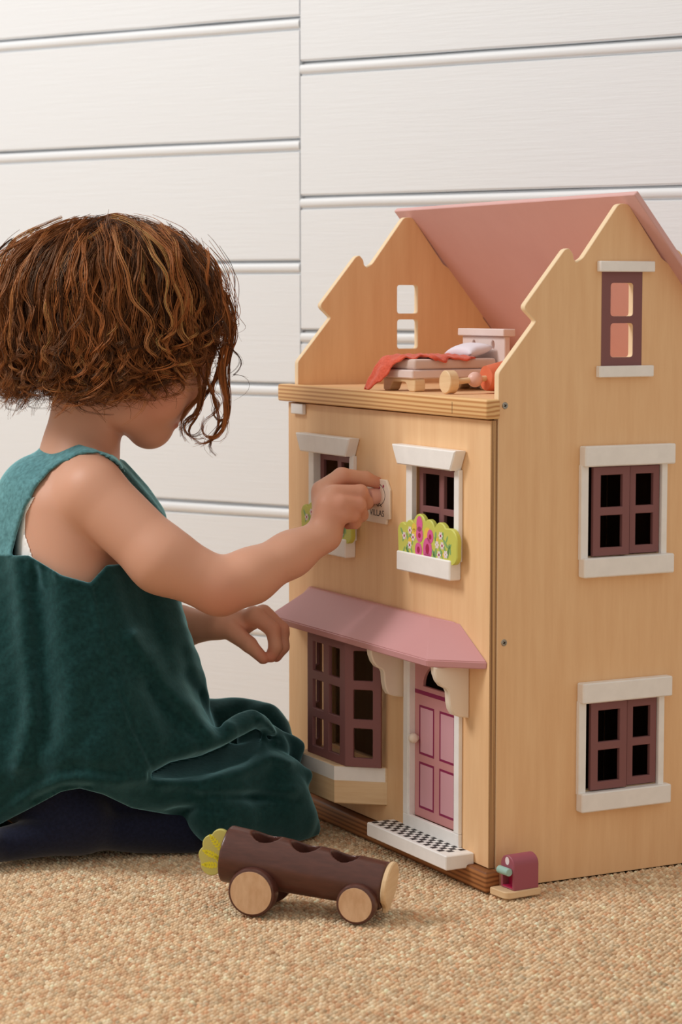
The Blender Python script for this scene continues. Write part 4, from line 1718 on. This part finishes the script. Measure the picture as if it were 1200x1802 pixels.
# fine frizz over the outline
for i in range(420):
    phi = r.uniform(-np.pi, np.pi)
    lay = 1.0 + abs(r.normal(0, .045))
    add_lock(lock_path(phi, r.uniform(0, 1.1), lay, r), 1, 2, r.uniform(4, 12), r.uniform(6, 22), r, fray=3.0)


def guide(pts):
    p = np.array(pts, float)
    t = np.arange(len(p))
    u = np.linspace(0, len(p) - 1, 60)
    out = np.zeros((60, 3))
    for c in range(3):                                 # Catmull-Rom
        for k_, uu in enumerate(u):
            i = min(int(uu), len(p) - 2)
            f = uu - i
            a, b, c_, d = p[max(i - 1, 0), c], p[i, c], p[i + 1, c], p[min(i + 2, len(p) - 1), c]
            out[k_, c] = .5 * (2 * b + (c_ - a) * f + (2 * a - 5 * b + 4 * c_ - d) * f * f + (3 * b - a - 3 * c_ + d) * f ** 3)
    return out


FRONTLOCKS = [
    [(330, 455, -40), (385, 520, -46), (404, 575, -44), (396, 620, -40), (390, 660, -36), (398, 700, -34), (402, 735, -32), (390, 762, -30), (370, 778, -28), (350, 786, -28), (338, 776, -30), (340, 758, -34)],
    [(335, 460, -20), (392, 530, -24), (410, 582, -26), (398, 625, -26), (396, 668, -28), (404, 712, -30), (396, 742, -32), (374, 766, -34), (364, 782, -34), (374, 800, -30), (392, 804, -24)],
    [(320, 455, -56), (368, 520, -64), (384, 575, -62), (374, 625, -58), (362, 668, -56), (352, 700, -54), (326, 722, -54), (316, 745, -52), (322, 770, -48), (338, 780, -46)],
    [(315, 458, -70), (362, 525, -78), (372, 580, -74), (366, 630, -70), (364, 672, -66), (378, 702, -62), (392, 710, -58), (378, 728, -58), (356, 742, -58)],
    [(340, 465, 0), (386, 530, 0), (398, 590, -6), (386, 640, -10), (372, 690, -16), (384, 725, -20), (386, 752, -22), (370, 776, -24), (348, 780, -26)],
    [(345, 470, 14), (396, 545, 14), (408, 600, 10), (394, 650, 4), (378, 668, 0), (366, 690, 0), (350, 712, -4), (340, 735, -8), (322, 752, -10), (304, 758, -14)],
    [(310, 455, -80), (352, 530, -92), (360, 580, -88), (356, 622, -80), (346, 650, -74), (352, 690, -66), (346, 730, -60), (330, 742, -56), (322, 728, -54)],
    [(330, 450, 10), (398, 520, 20), (412, 560, 22), (414, 600, 20), (402, 640, 16), (404, 690, 10), (400, 730, 6)],
]
def loop(cx, cy, z, rad, a0, turns, lead):
    out = list(lead)
    for k in range(9):
        q = R(a0 + turns * 360 * k / 8)
        out.append((cx + rad * math.cos(q) * (1 - .03 * k), cy + rad * math.sin(q) * (1 - .03 * k), z + k))
    return out


FRONTLOCKS += [
    loop(340, 752, -52, 24, -60, -.95, [(318, 458, -66), (366, 530, -70), (374, 590, -66), (366, 650, -60), (356, 700, -56)]),
    loop(372, 752, -38, 26, -30, .95, [(332, 458, -44), (388, 530, -44), (396, 590, -40), (384, 650, -38), (396, 705, -38)]),
    loop(388, 726, -24, 20, 20, .85, [(338, 460, -24), (398, 540, -26), (406, 600, -24), (392, 655, -24)]),
    loop(346, 760, -16, 20, -80, -.8, [(330, 462, -30), (380, 530, -34), (384, 590, -30), (368, 650, -26), (350, 715, -20)]),
]
for g in FRONTLOCKS:
    add_lock(guide(g), 18, r.uniform(4, 6.5), .8, 1.0, r, tipcurl=.2, fray=.5, cutmin=.93, shade=base_cols[r.choice([0, 1, 2])])
    add_lock(guide(g), 3, 9, 5, 6, r, tipcurl=.4, fray=2.0, shade=base_cols[1])
# temple locks in front of the ear and over the cheek, ending in small curls
for i in range(46):
    x0 = r.uniform(225, 350)
    z0_ = -118 * math.sqrt(max(.05, 1 - ((x0 - 206) / 192) ** 2)) - 6
    yb = np.interp(x0, [225, 290, 350], [722, 700, 640]) + r.normal(0, 10)
    g = guide([(x0 - 75, 440, z0_ * .75), (x0 - 25, 500, z0_ * 1.02), (x0, 560, z0_ * 1.10), (x0 + r.normal(0, 8), 620, z0_ * 1.06), (x0 + r.normal(-4, 10), yb, z0_ * .98)])
    add_lock(g, 10, r.uniform(5, 11), r.uniform(4, 8), r.uniform(10, 18), r)
# a lifted tuft on the crown and one wisp at the back
add_lock(guide([(120, 420, -30), (160, 392, -26), (200, 378, -22), (222, 384, -22), (234, 405, -24)]), 22, 6, 1, 1, r, tipcurl=.1, shade=base_cols[2])
add_lock(guide([(150, 410, -60), (80, 460, -70), (30, 505, -70), (-8, 532, -66)]), 12, 5, 1, 1, r, tipcurl=.1, shade=base_cols[2])

S = np.array(strands)
for _ in range(3):                                     # round off the kinks
    S[:, 1:-1] = .25 * S[:, :-2] + .5 * S[:, 1:-1] + .25 * S[:, 2:]
inner, scol = np.array(inner), np.array(scol)
HVs, HFs, hcs = [], [], []
base_i = 0
for flag, step in ((False, 1), (True, 2)):
    Sg = S[inner == flag][:, ::step]
    n_s, npt = Sg.shape[:2]
    T = np.gradient(Sg, axis=1)
    T /= np.linalg.norm(T, axis=2, keepdims=True) + 1e-9
    A = np.cross(T, np.array([.31, .22, .92]))
    A /= np.linalg.norm(A, axis=2, keepdims=True) + 1e-9
    Bn = np.cross(T, A)
    wid = np.interp(np.linspace(0, 1, npt), [0, .15, .8, 1], [.55, 1.0, .8, .25])[None, :, None] * width0 * (1.0 if step == 1 else 1.25)
    V_ = np.stack([Sg + (A * math.cos(q) + Bn * math.sin(q)) * wid for q in (0, 2.094, 4.189)], 2)   # strand, point, side
    HVs.append(q2w(V_.reshape(-1, 3)))
    bi = base_i + (np.arange(n_s) * npt * 3)[:, None, None] + (np.arange(npt - 1) * 3)[None, :, None]
    for k in range(3):
        k2 = (k + 1) % 3
        HFs.append(np.stack([bi + k, bi + k2, bi + 3 + k2, bi + 3 + k], -1).reshape(-1, 4))
    hcs.append(np.repeat(np.clip(scol[inner == flag], .002, .6), npt * 3, 0))
    base_i += n_s * npt * 3
HV, HF, hc = np.concatenate(HVs), np.concatenate(HFs), np.concatenate(hcs)
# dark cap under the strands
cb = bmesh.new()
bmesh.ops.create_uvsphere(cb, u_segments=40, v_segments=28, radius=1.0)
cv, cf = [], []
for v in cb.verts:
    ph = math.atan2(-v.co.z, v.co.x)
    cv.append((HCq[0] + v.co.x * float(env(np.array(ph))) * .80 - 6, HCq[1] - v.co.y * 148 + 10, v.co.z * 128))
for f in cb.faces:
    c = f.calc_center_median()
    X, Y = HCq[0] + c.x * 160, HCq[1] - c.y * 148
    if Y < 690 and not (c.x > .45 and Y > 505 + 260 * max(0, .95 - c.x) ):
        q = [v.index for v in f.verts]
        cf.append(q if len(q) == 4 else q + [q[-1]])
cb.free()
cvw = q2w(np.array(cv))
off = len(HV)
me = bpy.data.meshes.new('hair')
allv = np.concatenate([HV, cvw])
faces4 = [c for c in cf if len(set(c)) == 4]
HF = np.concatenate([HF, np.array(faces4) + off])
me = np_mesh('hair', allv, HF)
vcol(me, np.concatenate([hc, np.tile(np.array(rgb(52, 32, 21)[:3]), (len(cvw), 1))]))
m_hair = mat_new('auburn_hair', (0.1, 0.04, 0.015, 1), 0.36, 0.4)
m_hair.node_tree.nodes['Principled BSDF'].inputs['Specular Tint'].default_value = (1.0, .62, .34, 1)
at_ = attr_color(m_hair)
tr_ = nd(m_hair, 'ShaderNodeBsdfTranslucent')
ms_ = nd(m_hair, 'ShaderNodeMixShader')
ms_.inputs[0].default_value = 0.22
lk(m_hair, at_.outputs['Color'], tr_.inputs['Color'])
lk(m_hair, m_hair.node_tree.nodes['Principled BSDF'].outputs[0], ms_.inputs[1])
lk(m_hair, tr_.outputs[0], ms_.inputs[2])
lk(m_hair, ms_.outputs[0], m_hair.node_tree.nodes['Material Output'].inputs['Surface'])
link('hair', me, m_hair, child)

# small peg the child presses to the plaque
pg = bmesh.new()
a_, b_q = q2w(np.array([648.0, 874, -40])), q2w(np.array([677.0, 872, -22]))
add_tube(pg, [tuple(a_), tuple(a_ + (b_q - a_) * .04), tuple(a_ + (b_q - a_) * .96), tuple(b_q)], [.0076, .0084, .0084, .0076], 32)
peg = smooth_angle(bm_obj('toy_peg', pg, mat_new('blush_paint', rgb(226, 172, 156), 0.5)), 40)
tag(peg, 'small blush pink peg held in the right hand of the child', 'toy')
